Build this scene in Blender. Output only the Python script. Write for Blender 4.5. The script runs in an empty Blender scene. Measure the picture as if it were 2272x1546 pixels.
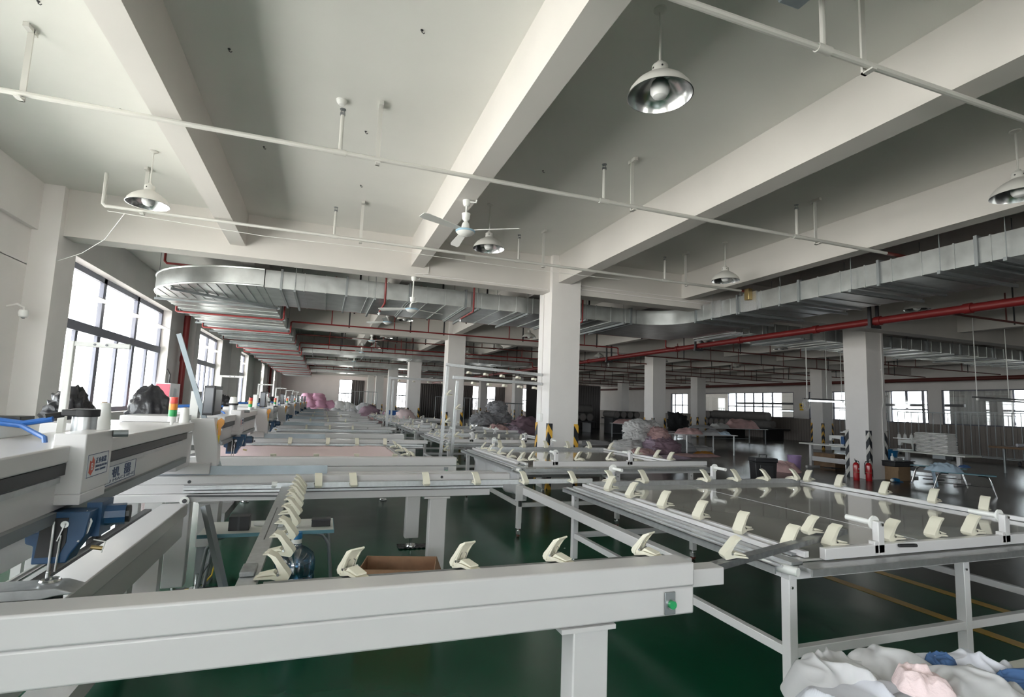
import bpy, math, random
from mathutils import Vector, Matrix, noise
S = bpy.context.scene
COL = S.collection
PI = math.pi
rnd = random.Random(7)

# ------------------------------------------------------------------ camera
cam_d = bpy.data.cameras.new('camera')
cam = bpy.data.objects.new('camera', cam_d)
COL.objects.link(cam)
yaw, pit, rol = 0.34030443, 0.10724617, 0.03623265
f_ = Vector((math.sin(yaw)*math.cos(pit), math.cos(yaw)*math.cos(pit), math.sin(pit)))
r_ = Vector((math.cos(yaw), -math.sin(yaw), 0)); u_ = r_.cross(f_)
rr = r_*math.cos(rol)+u_*math.sin(rol); uu = -r_*math.sin(rol)+u_*math.cos(rol)
cam.matrix_world = Matrix(((rr.x, uu.x, -f_.x, 0), (rr.y, uu.y, -f_.y, 0), (rr.z, uu.z, -f_.z, 1.6), (0, 0, 0, 1)))
cam_d.sensor_width = 36; cam_d.lens = 36*1167.2/2272
cam_d.clip_start = 0.05; cam_d.clip_end = 400
S.camera = cam
# ------------------------------------------------------------------ light
W = bpy.data.worlds.new('overcast_sky'); S.world = W; W.use_nodes = True
bg = W.node_tree.nodes['Background']; bg.inputs[1].default_value = 17.0
_N = W.node_tree.nodes; _L = W.node_tree.links
_tc = _N.new('ShaderNodeTexCoord'); _sp = _N.new('ShaderNodeSeparateXYZ'); _L.new(_tc.outputs['Generated'], _sp.inputs[0])
_rp = _N.new('ShaderNodeValToRGB'); _mr = _N.new('ShaderNodeMapRange'); _mr.inputs['From Min'].default_value = -1; _L.new(_sp.outputs['Z'], _mr.inputs['Value']); _L.new(_mr.outputs[0], _rp.inputs[0]); _L.new(_rp.outputs[0], bg.inputs[0])
_rp.color_ramp.elements[0].position = .47; _rp.color_ramp.elements[0].color = (.88, .84, .78, 1)      # sunlit pale ground and buildings
_rp.color_ramp.elements[1].position = .53; _rp.color_ramp.elements[1].color = (.84, .86, .88, 1)      # hazy sky
S.view_settings.view_transform = 'Standard'; S.view_settings.look = 'None'; S.view_settings.gamma = 1
S.view_settings.exposure = 0.0
S.cycles.max_bounces = 10; S.cycles.diffuse_bounces = 7; S.cycles.glossy_bounces = 4; S.cycles.transmission_bounces = 4; S.cycles.transparent_max_bounces = 12
S.cycles.caustics_reflective = False; S.cycles.caustics_refractive = False
def portal(name, loc, rot, sx, sy):
    d = bpy.data.lights.new(name, 'AREA'); d.shape = 'RECTANGLE'; d.size = sx; d.size_y = sy; d.cycles.is_portal = True
    o = bpy.data.objects.new(name, d); COL.objects.link(o); o.location = loc; o.rotation_euler = rot
def daylight(name, loc, rot, sx, sy, power, col=(1, .99, .97)):
    d = bpy.data.lights.new(name, 'AREA'); d.shape = 'RECTANGLE'; d.size = sx; d.size_y = sy; d.energy = power; d.color = col
    o = bpy.data.objects.new(name, d); COL.objects.link(o); o.location = loc; o.rotation_euler = rot

# ------------------------------------------------------------------ materials
def mat(name, col, rough=.5, metal=0., noise_s=0, noise_a=0., bump=0., bump_s=40, coat=0., emis=0, spec=.5, alpha=1, trans=0):
    m = bpy.data.materials.new(name); m.use_nodes = True; nt = m.node_tree; N = nt.nodes; b = N['Principled BSDF']
    b.inputs['Base Color'].default_value = (*col, 1); b.inputs['Roughness'].default_value = rough; b.inputs['Metallic'].default_value = metal
    b.inputs['Specular IOR Level'].default_value = spec
    if coat: b.inputs['Coat Weight'].default_value = coat; b.inputs['Coat Roughness'].default_value = .12
    if emis: b.inputs['Emission Color'].default_value = (*col, 1); b.inputs['Emission Strength'].default_value = emis
    if trans: b.inputs['Transmission Weight'].default_value = trans
    tc = N.new('ShaderNodeTexCoord')
    if noise_a:
        n = N.new('ShaderNodeTexNoise'); n.inputs['Scale'].default_value = noise_s; n.inputs['Detail'].default_value = 5
        nt.links.new(tc.outputs['Object'], n.inputs['Vector'])
        mr = N.new('ShaderNodeMapRange'); mr.inputs['From Min'].default_value = .3; mr.inputs['From Max'].default_value = .7
        mr.inputs['To Min'].default_value = 1-noise_a; mr.inputs['To Max'].default_value = 1+noise_a
        mx = N.new('ShaderNodeMix'); mx.data_type = 'RGBA'; mx.blend_type = 'MULTIPLY'; mx.inputs['Factor'].default_value = 1
        mx.inputs[6].default_value = (*col, 1)
        nt.links.new(n.outputs['Fac'], mr.inputs['Value']); nt.links.new(mr.outputs[0], mx.inputs[7]); nt.links.new(mx.outputs[2], b.inputs['Base Color'])
    if bump:
        n2 = N.new('ShaderNodeTexNoise'); n2.inputs['Scale'].default_value = bump_s; n2.inputs['Detail'].default_value = 4
        nt.links.new(tc.outputs['Object'], n2.inputs['Vector'])
        bp = N.new('ShaderNodeBump'); bp.inputs['Strength'].default_value = bump; bp.inputs['Distance'].default_value = .02
        nt.links.new(n2.outputs['Fac'], bp.inputs['Height']); nt.links.new(bp.outputs[0], b.inputs['Normal'])
    return m
M = {}
M['ceil'] = mat('ceiling_paint', (.74, .735, .70), .9, noise_s=.7, noise_a=.04, bump=.05, bump_s=6)
M['beam'] = mat('beam_paint', (.68, .65, .62), .85, noise_s=1.2, noise_a=.03)
M['wall'] = mat('wall_paint', (.83, .80, .785), .85, noise_s=1.5, noise_a=.03)
M['wallpink'] = mat('wall_paint_warm', (.88, .80, .79), .85, noise_s=1.5, noise_a=.02)
M['white'] = mat('white_enamel', (.62, .605, .61), .34, noise_s=3, noise_a=.02, coat=.2)
M['white2'] = mat('white_gloss_enamel', (.72, .705, .715), .32, coat=.3)
M['offwhite'] = mat('cream_plastic', (.80, .765, .64), .45)
M['plastic_white'] = mat('white_plastic', (.85, .85, .83), .35)
M['alu'] = mat('aluminium', (.55, .56, .57), .38, metal=.85, noise_s=30, noise_a=.08)
M['alud'] = mat('worn_dark_aluminium', (.30, .31, .32), .4, metal=.7, noise_s=25, noise_a=.2)
M['steel'] = mat('polished_steel', (.7, .7, .7), .18, metal=1)
M['redmain'] = mat('dark_red_main_paint', (.17, .014, .014), .45)
M['galv'] = mat('galvanised_sheet', (.60, .62, .615), .33, metal=.9, noise_s=4, noise_a=.12, bump=.25, bump_s=3)
M['galvflat'] = mat('galvanised_cover', (.36, .41, .45), .45, metal=.5, noise_s=5, noise_a=.1)
M['galvdark'] = mat('galvanised_angle', (.30, .32, .33), .45, metal=.7)
M['black'] = mat('black_plastic', (.02, .02, .022), .45)
M['blackbag'] = mat('black_bin_liner', (.025, .025, .03), .28, bump=.6, bump_s=9)
M['blackfab'] = mat('black_cloth', (.008, .009, .011), .9, bump=.3, bump_s=30)
M['dark'] = mat('dark_steel', (.06, .06, .065), .4, metal=.6)
M['blue'] = mat('navy_blue_casting', (.02, .07, .16), .35, coat=.3)
M['bluehose'] = mat('blue_tubing', (.03, .13, .42), .35)
M['red'] = mat('red_pipe_paint', (.24, .018, .018), .45)
M['redbox'] = mat('red_cabinet', (.62, .06, .10), .4)
M['redext'] = mat('red_cylinder_enamel', (.45, .015, .02), .25, coat=.5)
M['darkred'] = mat('dark_red_pipe', (.12, .025, .02), .5)
M['green'] = mat('green_button', (.02, .35, .12), .3)
M['lred'] = mat('red_lens', (.8, .08, .06), .25)
M['lor'] = mat('orange_lens', (.9, .33, .05), .25)
M['lgr'] = mat('green_lens', (.04, .4, .12), .25)
M['orange'] = mat('orange_plastic', (.8, .35, .06), .4)
M['yellow'] = mat('yellow_cable', (.75, .55, .05), .4)
M['yline'] = mat('yellow_line_paint', (.42, .25, .035), .35)
M['card'] = mat('brown_cardboard', (.30, .17, .10), .8, noise_s=20, noise_a=.1)
M['card2'] = mat('tan_cardboard', (.36, .24, .14), .8, noise_s=20, noise_a=.06)
M['pipew'] = mat('grey_white_pipe_paint', (.60, .59, .56), .6)
M['brass'] = mat('brass', (.45, .34, .16), .35, metal=.9)
M['lampin'] = mat('reflector_aluminium', (.75, .75, .76), .22, metal=1, noise_s=8, noise_a=.1)
M['bulb'] = mat('frosted_bulb', (.75, .75, .75), .4)
M['lampout'] = mat('lamp_enamel', (.60, .59, .56), .4)
M['fanblue'] = mat('pale_blue_trim', (.35, .55, .70), .4)
M['pink'] = mat('pink_cloth', (.84, .68, .69), .9, bump=.2, bump_s=60)
M['pinkd'] = mat('rose_cloth', (.70, .46, .45), .95, noise_s=3, noise_a=.15)
M['lilac'] = mat('lilac_cloth', (.66, .52, .64), .95, noise_s=3, noise_a=.12)
M['mauve'] = mat('mauve_cloth', (.34, .23, .28), .95, noise_s=3, noise_a=.2)
M['greyc'] = mat('grey_cloth', (.60, .60, .62), .95, noise_s=2, noise_a=.08)
M['dgreyc'] = mat('dark_grey_cloth', (.34, .34, .355), .95, noise_s=3, noise_a=.15)
M['whitec'] = mat('white_cloth', (.80, .79, .78), .95, noise_s=2, noise_a=.05)
M['whiteb'] = mat('bluish_white_cloth', (.66, .67, .74), .9)
M['bluec'] = mat('light_blue_cloth', (.48, .60, .72), .95, noise_s=4, noise_a=.08)
M['navy'] = mat('blue_cloth', (.06, .13, .29), .9)
M['brownc'] = mat('brown_cloth', (.12, .09, .085), .95)
M['bluetop'] = mat('pale_blue_board', (.12, .27, .33), .4)
M['deck'] = mat('white_laminate', (.68, .68, .63), .35)
M['wood'] = mat('brown_wood', (.22, .13, .07), .6, noise_s=6, noise_a=.15)
M['panel'] = mat('brown_grey_corrugated_sheet', (.30, .265, .24), .6, noise_s=1, noise_a=.06)
M['curt'] = mat('grey_curtain', (.13, .12, .12), .95)
M['curtl'] = mat('pale_grey_curtain', (.35, .35, .36), .95)
M['alwin'] = mat('grey_window_aluminium', (.16, .165, .21), .5, metal=.0)
M['screen'] = mat('dark_screen', (.16, .17, .19), .2)
M['signw'] = mat('sign_white', (.72, .74, .78), .5)
M['signt'] = mat('sign_blue_grey', (.10, .13, .22), .5)
M['signr'] = mat('sign_red', (.65, .12, .08), .5)
M['yel'] = mat('warning_yellow', (.85, .55, .02), .5)
M['tube'] = mat('lit_tube', (.85, .93, 1.0), .5, emis=9)
M['tubeoff'] = mat('unlit_tube', (.6, .62, .62), .4)
M['purple'] = mat('purple_bucket', (.38, .26, .48), .4)
M['cyan'] = mat('blue_basin', (.02, .18, .42), .4)
M['machw'] = mat('sewing_machine_white', (.75, .75, .73), .3)
M['lightstrip'] = mat('light_panel', (1, 1, 1), .5)
# glass: thin clear pane
def glassm(name, tint=(.95, .97, .97), gl=.08):
    m = bpy.data.materials.new(name); m.use_nodes = True; nt = m.node_tree; N = nt.nodes
    for n in list(N): N.remove(n)
    o = N.new('ShaderNodeOutputMaterial'); t = N.new('ShaderNodeBsdfTransparent'); t.inputs[0].default_value = (*tint, 1)
    g = N.new('ShaderNodeBsdfGlossy'); g.inputs['Roughness'].default_value = .02; mx = N.new('ShaderNodeMixShader'); mx.inputs[0].default_value = gl
    nt.links.new(t.outputs[0], mx.inputs[1]); nt.links.new(g.outputs[0], mx.inputs[2]); nt.links.new(mx.outputs[0], o.inputs[0])
    return m
M['glass'] = glassm('window_glass'); M['glassd'] = glassm('partition_glass', (.86, .88, .89), .08)
M['bottle'] = glassm('blue_bottle_plastic', (.35, .58, .80), .18)
# floor: green epoxy that turns grey right of the walkway line
def floorm():
    m = bpy.data.materials.new('epoxy_floor'); m.use_nodes = True; nt = m.node_tree; N = nt.nodes; L = nt.links; b = N['Principled BSDF']
    tc = N.new('ShaderNodeTexCoord'); sx = N.new('ShaderNodeSeparateXYZ'); L.new(tc.outputs['Object'], sx.inputs[0])
    n = N.new('ShaderNodeTexNoise'); n.inputs['Scale'].default_value = .55; n.inputs['Detail'].default_value = 6; L.new(tc.outputs['Object'], n.inputs['Vector'])
    ramp = N.new('ShaderNodeValToRGB'); L.new(n.outputs['Fac'], ramp.inputs[0])
    ramp.color_ramp.elements[0].position = .35; ramp.color_ramp.elements[0].color = (.004, .052, .026, 1)
    ramp.color_ramp.elements[1].position = .7; ramp.color_ramp.elements[1].color = (.007, .078, .040, 1)
    rg = N.new('ShaderNodeValToRGB'); L.new(n.outputs['Fac'], rg.inputs[0])
    rg.color_ramp.elements[0].position = .3; rg.color_ramp.elements[0].color = (.040, .044, .042, 1)
    rg.color_ramp.elements[1].position = .75; rg.color_ramp.elements[1].color = (.060, .064, .061, 1)
    mr = N.new('ShaderNodeMapRange'); mr.inputs['From Min'].default_value = 5.75; mr.inputs['From Max'].default_value = 5.8; L.new(sx.outputs['X'], mr.inputs['Value'])
    mx = N.new('ShaderNodeMix'); mx.data_type = 'RGBA'; L.new(mr.outputs[0], mx.inputs['Factor']); L.new(ramp.outputs[0], mx.inputs[6]); L.new(rg.outputs[0], mx.inputs[7])
    L.new(mx.outputs[2], b.inputs['Base Color'])
    n3 = N.new('ShaderNodeTexNoise'); n3.inputs['Scale'].default_value = 1.6; n3.inputs['Detail'].default_value = 5; L.new(tc.outputs['Object'], n3.inputs['Vector'])
    m3 = N.new('ShaderNodeMapRange'); m3.inputs['To Min'].default_value = .14; m3.inputs['To Max'].default_value = .30; b.inputs['Specular IOR Level'].default_value = .38; L.new(n3.outputs['Fac'], m3.inputs['Value']); L.new(m3.outputs[0], b.inputs['Roughness'])
    n2 = N.new('ShaderNodeTexNoise'); n2.inputs['Scale'].default_value = 2.2; n2.inputs['Detail'].default_value = 3; L.new(tc.outputs['Object'], n2.inputs['Vector'])
    bp = N.new('ShaderNodeBump'); bp.inputs['Strength'].default_value = .12; bp.inputs['Distance'].default_value = .02; L.new(n2.outputs['Fac'], bp.inputs['Height']); L.new(bp.outputs[0], b.inputs['Normal'])
    return m
M['floor'] = floorm()
M['ttop'] = mat('glossy_grey_board', (.40, .40, .375), .05, spec=.8, coat=.5)

# ------------------------------------------------------------------ mesh helpers
class MB:
    def __init__(s, T=None): s.v = []; s.f = []; s.T = T
    def add(s, vs, fs):
        b = len(s.v); s.v += [tuple(s.T @ Vector(p)) if s.T else tuple(p) for p in vs]; s.f += [tuple(b+i for i in q) for q in fs]; return s
    def box(s, x0, x1, y0, y1, z0, z1):
        return s.add([(x0,y0,z0),(x1,y0,z0),(x1,y1,z0),(x0,y1,z0),(x0,y0,z1),(x1,y0,z1),(x1,y1,z1),(x0,y1,z1)],
                     [(3,2,1,0),(4,5,6,7),(0,1,5,4),(1,2,6,5),(2,3,7,6),(3,0,4,7)])
    def cyl(s, p, q, r, n=12, r2=None, caps=True):
        p = Vector(p); q = Vector(q); r2 = r if r2 is None else r2; d = (q-p).normalized()
        a = d.orthogonal().normalized(); b = d.cross(a); vs = []
        for c, rad in ((p, r), (q, r2)):
            for i in range(n):
                t = 2*PI*i/n; vs.append(c + a*math.cos(t)*rad + b*math.sin(t)*rad)
        fs = [(i, (i+1) % n, n+(i+1) % n, n+i) for i in range(n)]
        if caps: fs += [tuple(range(n-1, -1, -1)), tuple(range(n, 2*n))]
        return s.add(vs, fs)
    def tube(s, pts, r, n=8):
        P = [Vector(p) for p in pts]; vs = []; fs = []; a = None
        for i, p in enumerate(P):
            d = ((P[min(i+1, len(P)-1)]-p).normalized() + (p-P[max(i-1, 0)]).normalized())
            d = d.normalized() if d.length > 1e-6 else Vector((0, 0, 1))
            a = d.orthogonal().normalized() if a is None else (a - d*a.dot(d)).normalized()
            b = d.cross(a)
            for k in range(n):
                t = 2*PI*k/n; vs.append(p + a*math.cos(t)*r + b*math.sin(t)*r)
        for i in range(len(P)-1):
            for k in range(n): fs.append((i*n+k, i*n+(k+1) % n, (i+1)*n+(k+1) % n, (i+1)*n+k))
        fs += [tuple(range(n-1, -1, -1)), tuple((len(P)-1)*n+k for k in range(n))]
        return s.add(vs, fs)
    def bar(s, p, q, w, h):          # rectangular bar along p->q, h is the near-vertical size
        p = Vector(p); q = Vector(q); d = (q-p).normalized(); up = Vector((0, 0, 1))
        if abs(d.z) > .95: up = Vector((0, 1, 0))
        sd = d.cross(up).normalized(); up = sd.cross(d); vs = []
        for c in (p, q):
            for a, b in ((-1, -1), (1, -1), (1, 1), (-1, 1)): vs.append(c + sd*w/2*a + up*h/2*b)
        return s.add(vs, [(0,1,2,3),(7,6,5,4),(0,4,5,1),(1,5,6,2),(2,6,7,3),(3,7,4,0)])
    def lathe(s, prof, c, n=24, ax=(0, 0, 1)):
        ax = Vector(ax).normalized(); a = ax.orthogonal().normalized(); b = ax.cross(a); c = Vector(c); vs = []; m = len(prof)
        for r, h in prof:
            for i in range(n):
                t = 2*PI*i/n; vs.append(c + ax*h + a*math.cos(t)*r + b*math.sin(t)*r)
        fs = []
        for j in range(m-1):
            for i in range(n): fs.append((j*n+i, j*n+(i+1) % n, (j+1)*n+(i+1) % n, (j+1)*n+i))
        return s.add(vs, fs)
    def prism(s, poly, a0, a1, plane='xz'):
        n = len(poly); vs = []
        for t in (a0, a1):
            for u, v in poly: vs.append({'xz': (u, t, v), 'yz': (t, u, v), 'xy': (u, v, t)}[plane])
        fs = [(i, (i+1) % n, n+(i+1) % n, n+i) for i in range(n)] + [tuple(range(n-1, -1, -1)), tuple(range(n, 2*n))]
        return s.add(vs, fs)
def obj(name, mb, m, parent=None, bevel=0, smooth=.6, loc=None):
    me = bpy.data.meshes.new(name); me.from_pydata(mb.v, [], mb.f); me.update()
    me.materials.append(M[m] if isinstance(m, str) else m)
    import bmesh
    bm = bmesh.new(); bm.from_mesh(me); bmesh.ops.recalc_face_normals(bm, faces=bm.faces[:]); bm.to_mesh(me); bm.free()
    me.shade_smooth(); me.set_sharp_from_angle(angle=smooth)
    o = bpy.data.objects.new(name, me); COL.objects.link(o)
    if parent: o.parent = parent
    if loc: o.location = loc
    if bevel:
        b = o.modifiers.new('bevel', 'BEVEL'); b.width = bevel; b.segments = 2; b.limit_method = 'ANGLE'; b.angle_limit = .6
    return o
def tag(o, label, cat, group=None, kind=None):
    o['label'] = label; o['category'] = cat
    if group: o['group'] = group
    if kind: o['kind'] = kind
    return o
def thing(name, label, cat, loc=(0, 0, 0), rz=0, group=None):
    o = bpy.data.objects.new(name, None); COL.objects.link(o); o.location = loc; o.rotation_euler = (0, 0, rz)
    o.empty_display_size = .1
    return tag(o, label, cat, group)
def dup(o, loc=None, rz=None, label=None, group=None, parent=None):
    c = o.copy(); COL.objects.link(c)
    if parent: c.parent = parent
    if loc is not None: c.location = loc
    if rz is not None: c.rotation_euler = (0, 0, rz)
    if label: c['label'] = label
    if group: c['group'] = group
    for ch in list(o.children): dup(ch, parent=c)
    return c
def struct(name, mb, m, parent=None, **k):
    o = obj(name, mb, m, parent, **k)
    if not parent: o['kind'] = 'structure'
    return o
ORD = ['first', 'second', 'third', 'fourth', 'fifth', 'sixth', 'seventh', 'eighth', 'ninth', 'tenth', 'eleventh', 'twelfth']
# ================================================================== SETTING
CZ = 4.66; XR = 29.0; XR2 = 35.5; YB = -7.0; YF = 57.3; XL = -4.24
struct('floor', MB().box(-6.2, XR2+.3, YB-.3, YF+.3, -.2, 0), 'floor')
struct('ceiling', MB().box(-6.2, XR2+.3, YB-.3, YF+.3, CZ, CZ+.25), 'ceil')
for i, (x, w) in enumerate(((4.90, .055), (5.62, .055))):
    tag(struct('trim_%d' % (i+1), MB().box(x-w, x+w, YB, 56, .001, .003), 'yline'), 'yellow painted walkway line on the floor, %s one' % ('nearer the white tables' if i == 0 else 'outer'), 'floor line')
# left wall: openings
WIN = [(-6.3, -1.6), (.8, 8.55), (11.0, 17.35), (20.2, 25.55), (29.35, 34.1), (38.3, 43.0), (47.4, 52.4)]
ZS, ZT = 1.14, 3.93
w = MB(); prev = YB
for a, b in WIN:
    w.box(-4.62, XL, prev, a, 0, CZ); w.box(-4.62, XL, a, b, 0, ZS); w.box(-4.62, XL, a, b, ZT, CZ); prev = b
w.box(-4.62, XL, prev, YF, 0, CZ)
struct('wall_left', w, 'wall')
trimn = 3
for i, (a, b) in enumerate(WIN):
    fr = MB(); x0, x1 = -4.53, -4.45
    fr.box(x0, x1, a, b, ZT-.11, ZT); fr.box(x0, x1, a, b, ZS, ZS+.10); fr.box(x0, x1, a, a+.10, ZS, ZT); fr.box(x0, x1, b-.10, b, ZS, ZT)
    zt = 2.80
    fr.box(x0-.02, x1+.02, a, b, zt-.10, zt+.08)
    n = 3 if b-a > 5 else 2
    for k in range(1, n): y = a+(b-a)*k/n; fr.box(x0, x1, y-.075, y+.075, zt, ZT)
    for k in range(1, 2*n): y = a+(b-a)*k/(2*n); t = .085 if k % 2 == 0 else .055; fr.box(x0+.01, x1-.01, y-t, y+t, ZS, zt)
    wn = struct('window_%d' % (i+1), fr, 'alwin')
    obj('window_pane', MB().box(-4.495, -4.489, a+.03, b-.03, ZS+.03, ZT-.03), 'glass', wn)
    portal('window_portal', (-4.64, (a+b)/2, (ZS+ZT)/2), (0, -PI/2, 0), ZT-ZS, b-a)
# wall-side piers and beams
CY = [9.56, 18.83, 28.0, 37.2, 46.4, 55.4]
pr_ = MB()
for y in [.3]+CY[:]:
    pr_.box(XL, -3.9, y, y+.62, 0, CZ)
struct('wall_left_piers', pr_, 'wall')
struct('wall_left_beam', MB().box(XL, -4.16, YB, 9.56, 3.94, CZ).box(-6.2, XL, YB, YF, 3.4, 3.41), 'wall')
BW = [(-4.0, -.6), (4.6, 6.2)]
w = MB(); prev = -6.2
for a, b in BW:
    w.box(prev, a, YB-.2, YB, 0, CZ).box(a, b, YB-.2, YB, 0, 1.14).box(a, b, YB-.2, YB, 3.93, CZ); prev = b
w.box(prev, XR2, YB-.2, YB, 0, CZ)
struct('wall_back', w, 'wall')
for i, (a, b) in enumerate(BW):
    fr = MB().box(a, b, YB-.15, YB-.1, 2.75, 2.85)
    for k in range(4): x = a+(b-a)*k/3; fr.box(x-.03, x+.03, YB-.15, YB-.1, 1.14, 3.93)
    wn = struct('window_%d' % (i+40), fr, 'alwin'); obj('window_pane', MB().box(a, b, YB-.13, YB-.124, 1.14, 3.93), 'glass', wn)
    portal('window_portal', ((a+b)/2, YB-.25, 2.53), (PI/2, 0, 0), b-a, 2.79)
# far wall with windows
FW = [(1.5, 2.8), (7.0, 8.4), (15.7, 16.5), (17.3, 18.5), (21.6, 23.1), (26.2, 27.6)]
w = MB(); prev = -6.2
for a, b in FW:
    w.box(prev, a, YF, YF+.25, 0, CZ).box(a, b, YF, YF+.25, 0, .9).box(a, b, YF, YF+.25, 3.62, CZ); prev = b
w.box(prev, XR2, YF, YF+.25, 0, CZ)
struct('wall_far', w, 'wallpink')
for i, (a, b) in enumerate(FW):
    fr = MB().box(a, b, YF+.08, YF+.13, 3.55, 3.62).box(a, b, YF+.08, YF+.13, .9, .97).box(a, a+.05, YF+.08, YF+.13, .9, 3.6).box(b-.05, b, YF+.08, YF+.13, .9, 3.6)
    fr.box(a, b, YF+.07, YF+.14, 2.15, 2.25)
    for k in range(1, 4): x = a+(b-a)*k/4; fr.box(x-.035, x+.035, YF+.08, YF+.13, .9, 2.2)
    wn = struct('window_%d' % (i+10), fr, 'alwin'); obj('window_pane', MB().box(a+.03, b-.03, YF+.1, YF+.106, .95, 3.58), 'glass', wn)
    portal('window_portal', ((a+b)/2, YF+.28, 2.25), (-PI/2, 0, 0), b-a, 2.6)
def curtain(x0, x1, z0, z1, m, label, y=YF-.12, axis='x'):
    n = 60; vs = []; fs = []
    for i in range(n+1):
        t = i/n; x = x0+(x1-x0)*t; d = .05*math.sin(t*(x1-x0)*28+math.sin(t*9))
        for z in (z0, z1): vs.append((x, y+d, z) if axis == 'x' else (y+d, x, z))
    for i in range(n): fs.append((2*i, 2*i+2, 2*i+3, 2*i+1))
    o = obj('curtain', MB().add(vs, fs), m); so = o.modifiers.new('s', 'SOLIDIFY'); so.thickness = .01
    return tag(o, label, 'curtain')
for a, b, t in ((2.75, 4.0, 'dark grey curtain beside the leftmost window of the far wall'), (8.4, 9.4, 'narrow dark curtain to the right of the second far window'), (9.9, 12.4, 'wide dark grey curtain on the far wall between two pillars'),
                (14.0, 15.8, 'dark curtain just left of the narrow far window'), (18.4, 19.6, 'grey curtain hanging right of the middle far window, above the grey bundles'), (24.2, 26.2, 'dark curtain on the far wall behind the rolls')):
    curtain(a, b, 0, 3.6, 'curt', t)
# right partition wall (corrugated lower part, glass band) and the bright room behind it
PIER = [(YB, 4), (17.56, 18.2), (25.2, 26.36), (35.0, 37.0), (39.3, YF)]
w = MB().box(XR, XR+.2, YB, YF, 3.12, CZ)
for a, b in PIER: w.box(XR, XR+.2, a, b, 1.42, 3.12)
struct('wall_right', w, 'wall')
w = MB(); y = YB
while y < 36.8: w.box(XR-.02, XR+.03, y, y+.14, 0, 1.42); w.box(XR, XR+.03, y+.14, y+.2, 0, 1.42); y += .2
w.box(XR+.03, XR+.18, YB, YF, 0, 1.44)
struct('wall_right_panelling', w, 'panel')
GL = [(4, 17.56), (18.2, 25.2), (26.36, 35.0), (37.0, 39.3)]
for i, (a, b) in enumerate(GL):
    fr = MB().box(XR+.02, XR+.1, a, b, 1.42, 1.47).box(XR+.02, XR+.1, a, b, 3.07, 3.12)
    for y in (a+.03, b-.03): fr.box(XR+.02, XR+.1, y-.03, y+.03, 1.42, 3.12)
    wn = struct('window_%d' % (i+20), fr, 'alwin'); obj('window_pane', MB().box(XR+.055, XR+.063, a, b, 1.45, 3.1), 'glassd', wn)
ow = MB(); prev = YB
OW = [(5.5, 8.2), (10.8, 14.6), (16.4, 18.0), (20.6, 24.6), (26.8, 30.8), (33.4, 39.6), (44, 52)]
for a, b in OW:
    ow.box(XR2, XR2+.25, prev, a, 0, CZ).box(XR2, XR2+.25, a, b, 0, 1.0).box(XR2, XR2+.25, a, b, 3.5, CZ); prev = b
ow.box(XR2, XR2+.25, prev, YF, 0, CZ)
struct('wall_right_outer', ow, 'wall')
for i, (a, b) in enumerate(OW):
    fr = MB().box(XR2+.05, XR2+.1, a, b, 3.43, 3.5).box(XR2+.05, XR2+.1, a, b, 1., 1.07).box(XR2+.05, XR2+.1, a, b, 2.2, 2.3)
    n = max(2, round((b-a)/1.1))
    for k in range(n+1): y = a+(b-a)*k/n; fr.box(XR2+.05, XR2+.1, y-.08, y+.08, 1, 3.5)
    wn = struct('window_%d' % (i+30), fr, 'alwin'); obj('window_pane', MB().box(XR2+.07, XR2+.076, a, b, 1.02, 3.48), 'glass', wn)
    portal('window_portal', (XR2+.28, (a+b)/2, 2.25), (0, PI/2, 0), 2.5, b-a)
for a, b, t in ((14.6, 16.4, 'pale curtain seen through the glass partition, far right of the photo'), (18.0, 21.0, 'pale curtain behind the partition right of the striped pillar'), (24.6, 26.4, 'pale curtain behind the partition beside the warning notice'), (8.3, 10.7, 'pale curtain behind the partition at the right frame edge'), (30.4, 32.0, 'pale curtain behind the partition over the fabric rolls')):
    curtain(a, b, 0.0, 3.5, 'curtl', t, y=XR2-.15, axis='y')
# beams
BX = [(-1.635, -1.40), (1.375, 1.615), (4.335, 4.615), (7.42, 7.66), (10.45, 10.70), (13.70, 13.98), (16.8, 17.05), (19.85, 20.1), (22.95, 23.23), (26.0, 26.25)]
for i, (a, b) in enumerate(BX):
    o = struct('ceiling_beam', MB().box(a, b, YB, YF, 4.10, CZ), 'beam'); tag(o, 'white painted concrete ceiling beam running away from the camera, %s from the left' % ORD[i], 'ceiling beam', 'long ceiling beams')
# cross beams
for i, y in enumerate([.3]+CY):
    o = struct('ceiling_cross_beam', MB().box(XL, XR2, y+.12, y+.50, 3.92, CZ), 'beam')
    tag(o, 'deep white concrete cross beam over the %s row of pillars' % (['nearest, behind the camera'] + ORD)[i], 'ceiling beam', 'cross beams')
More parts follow.
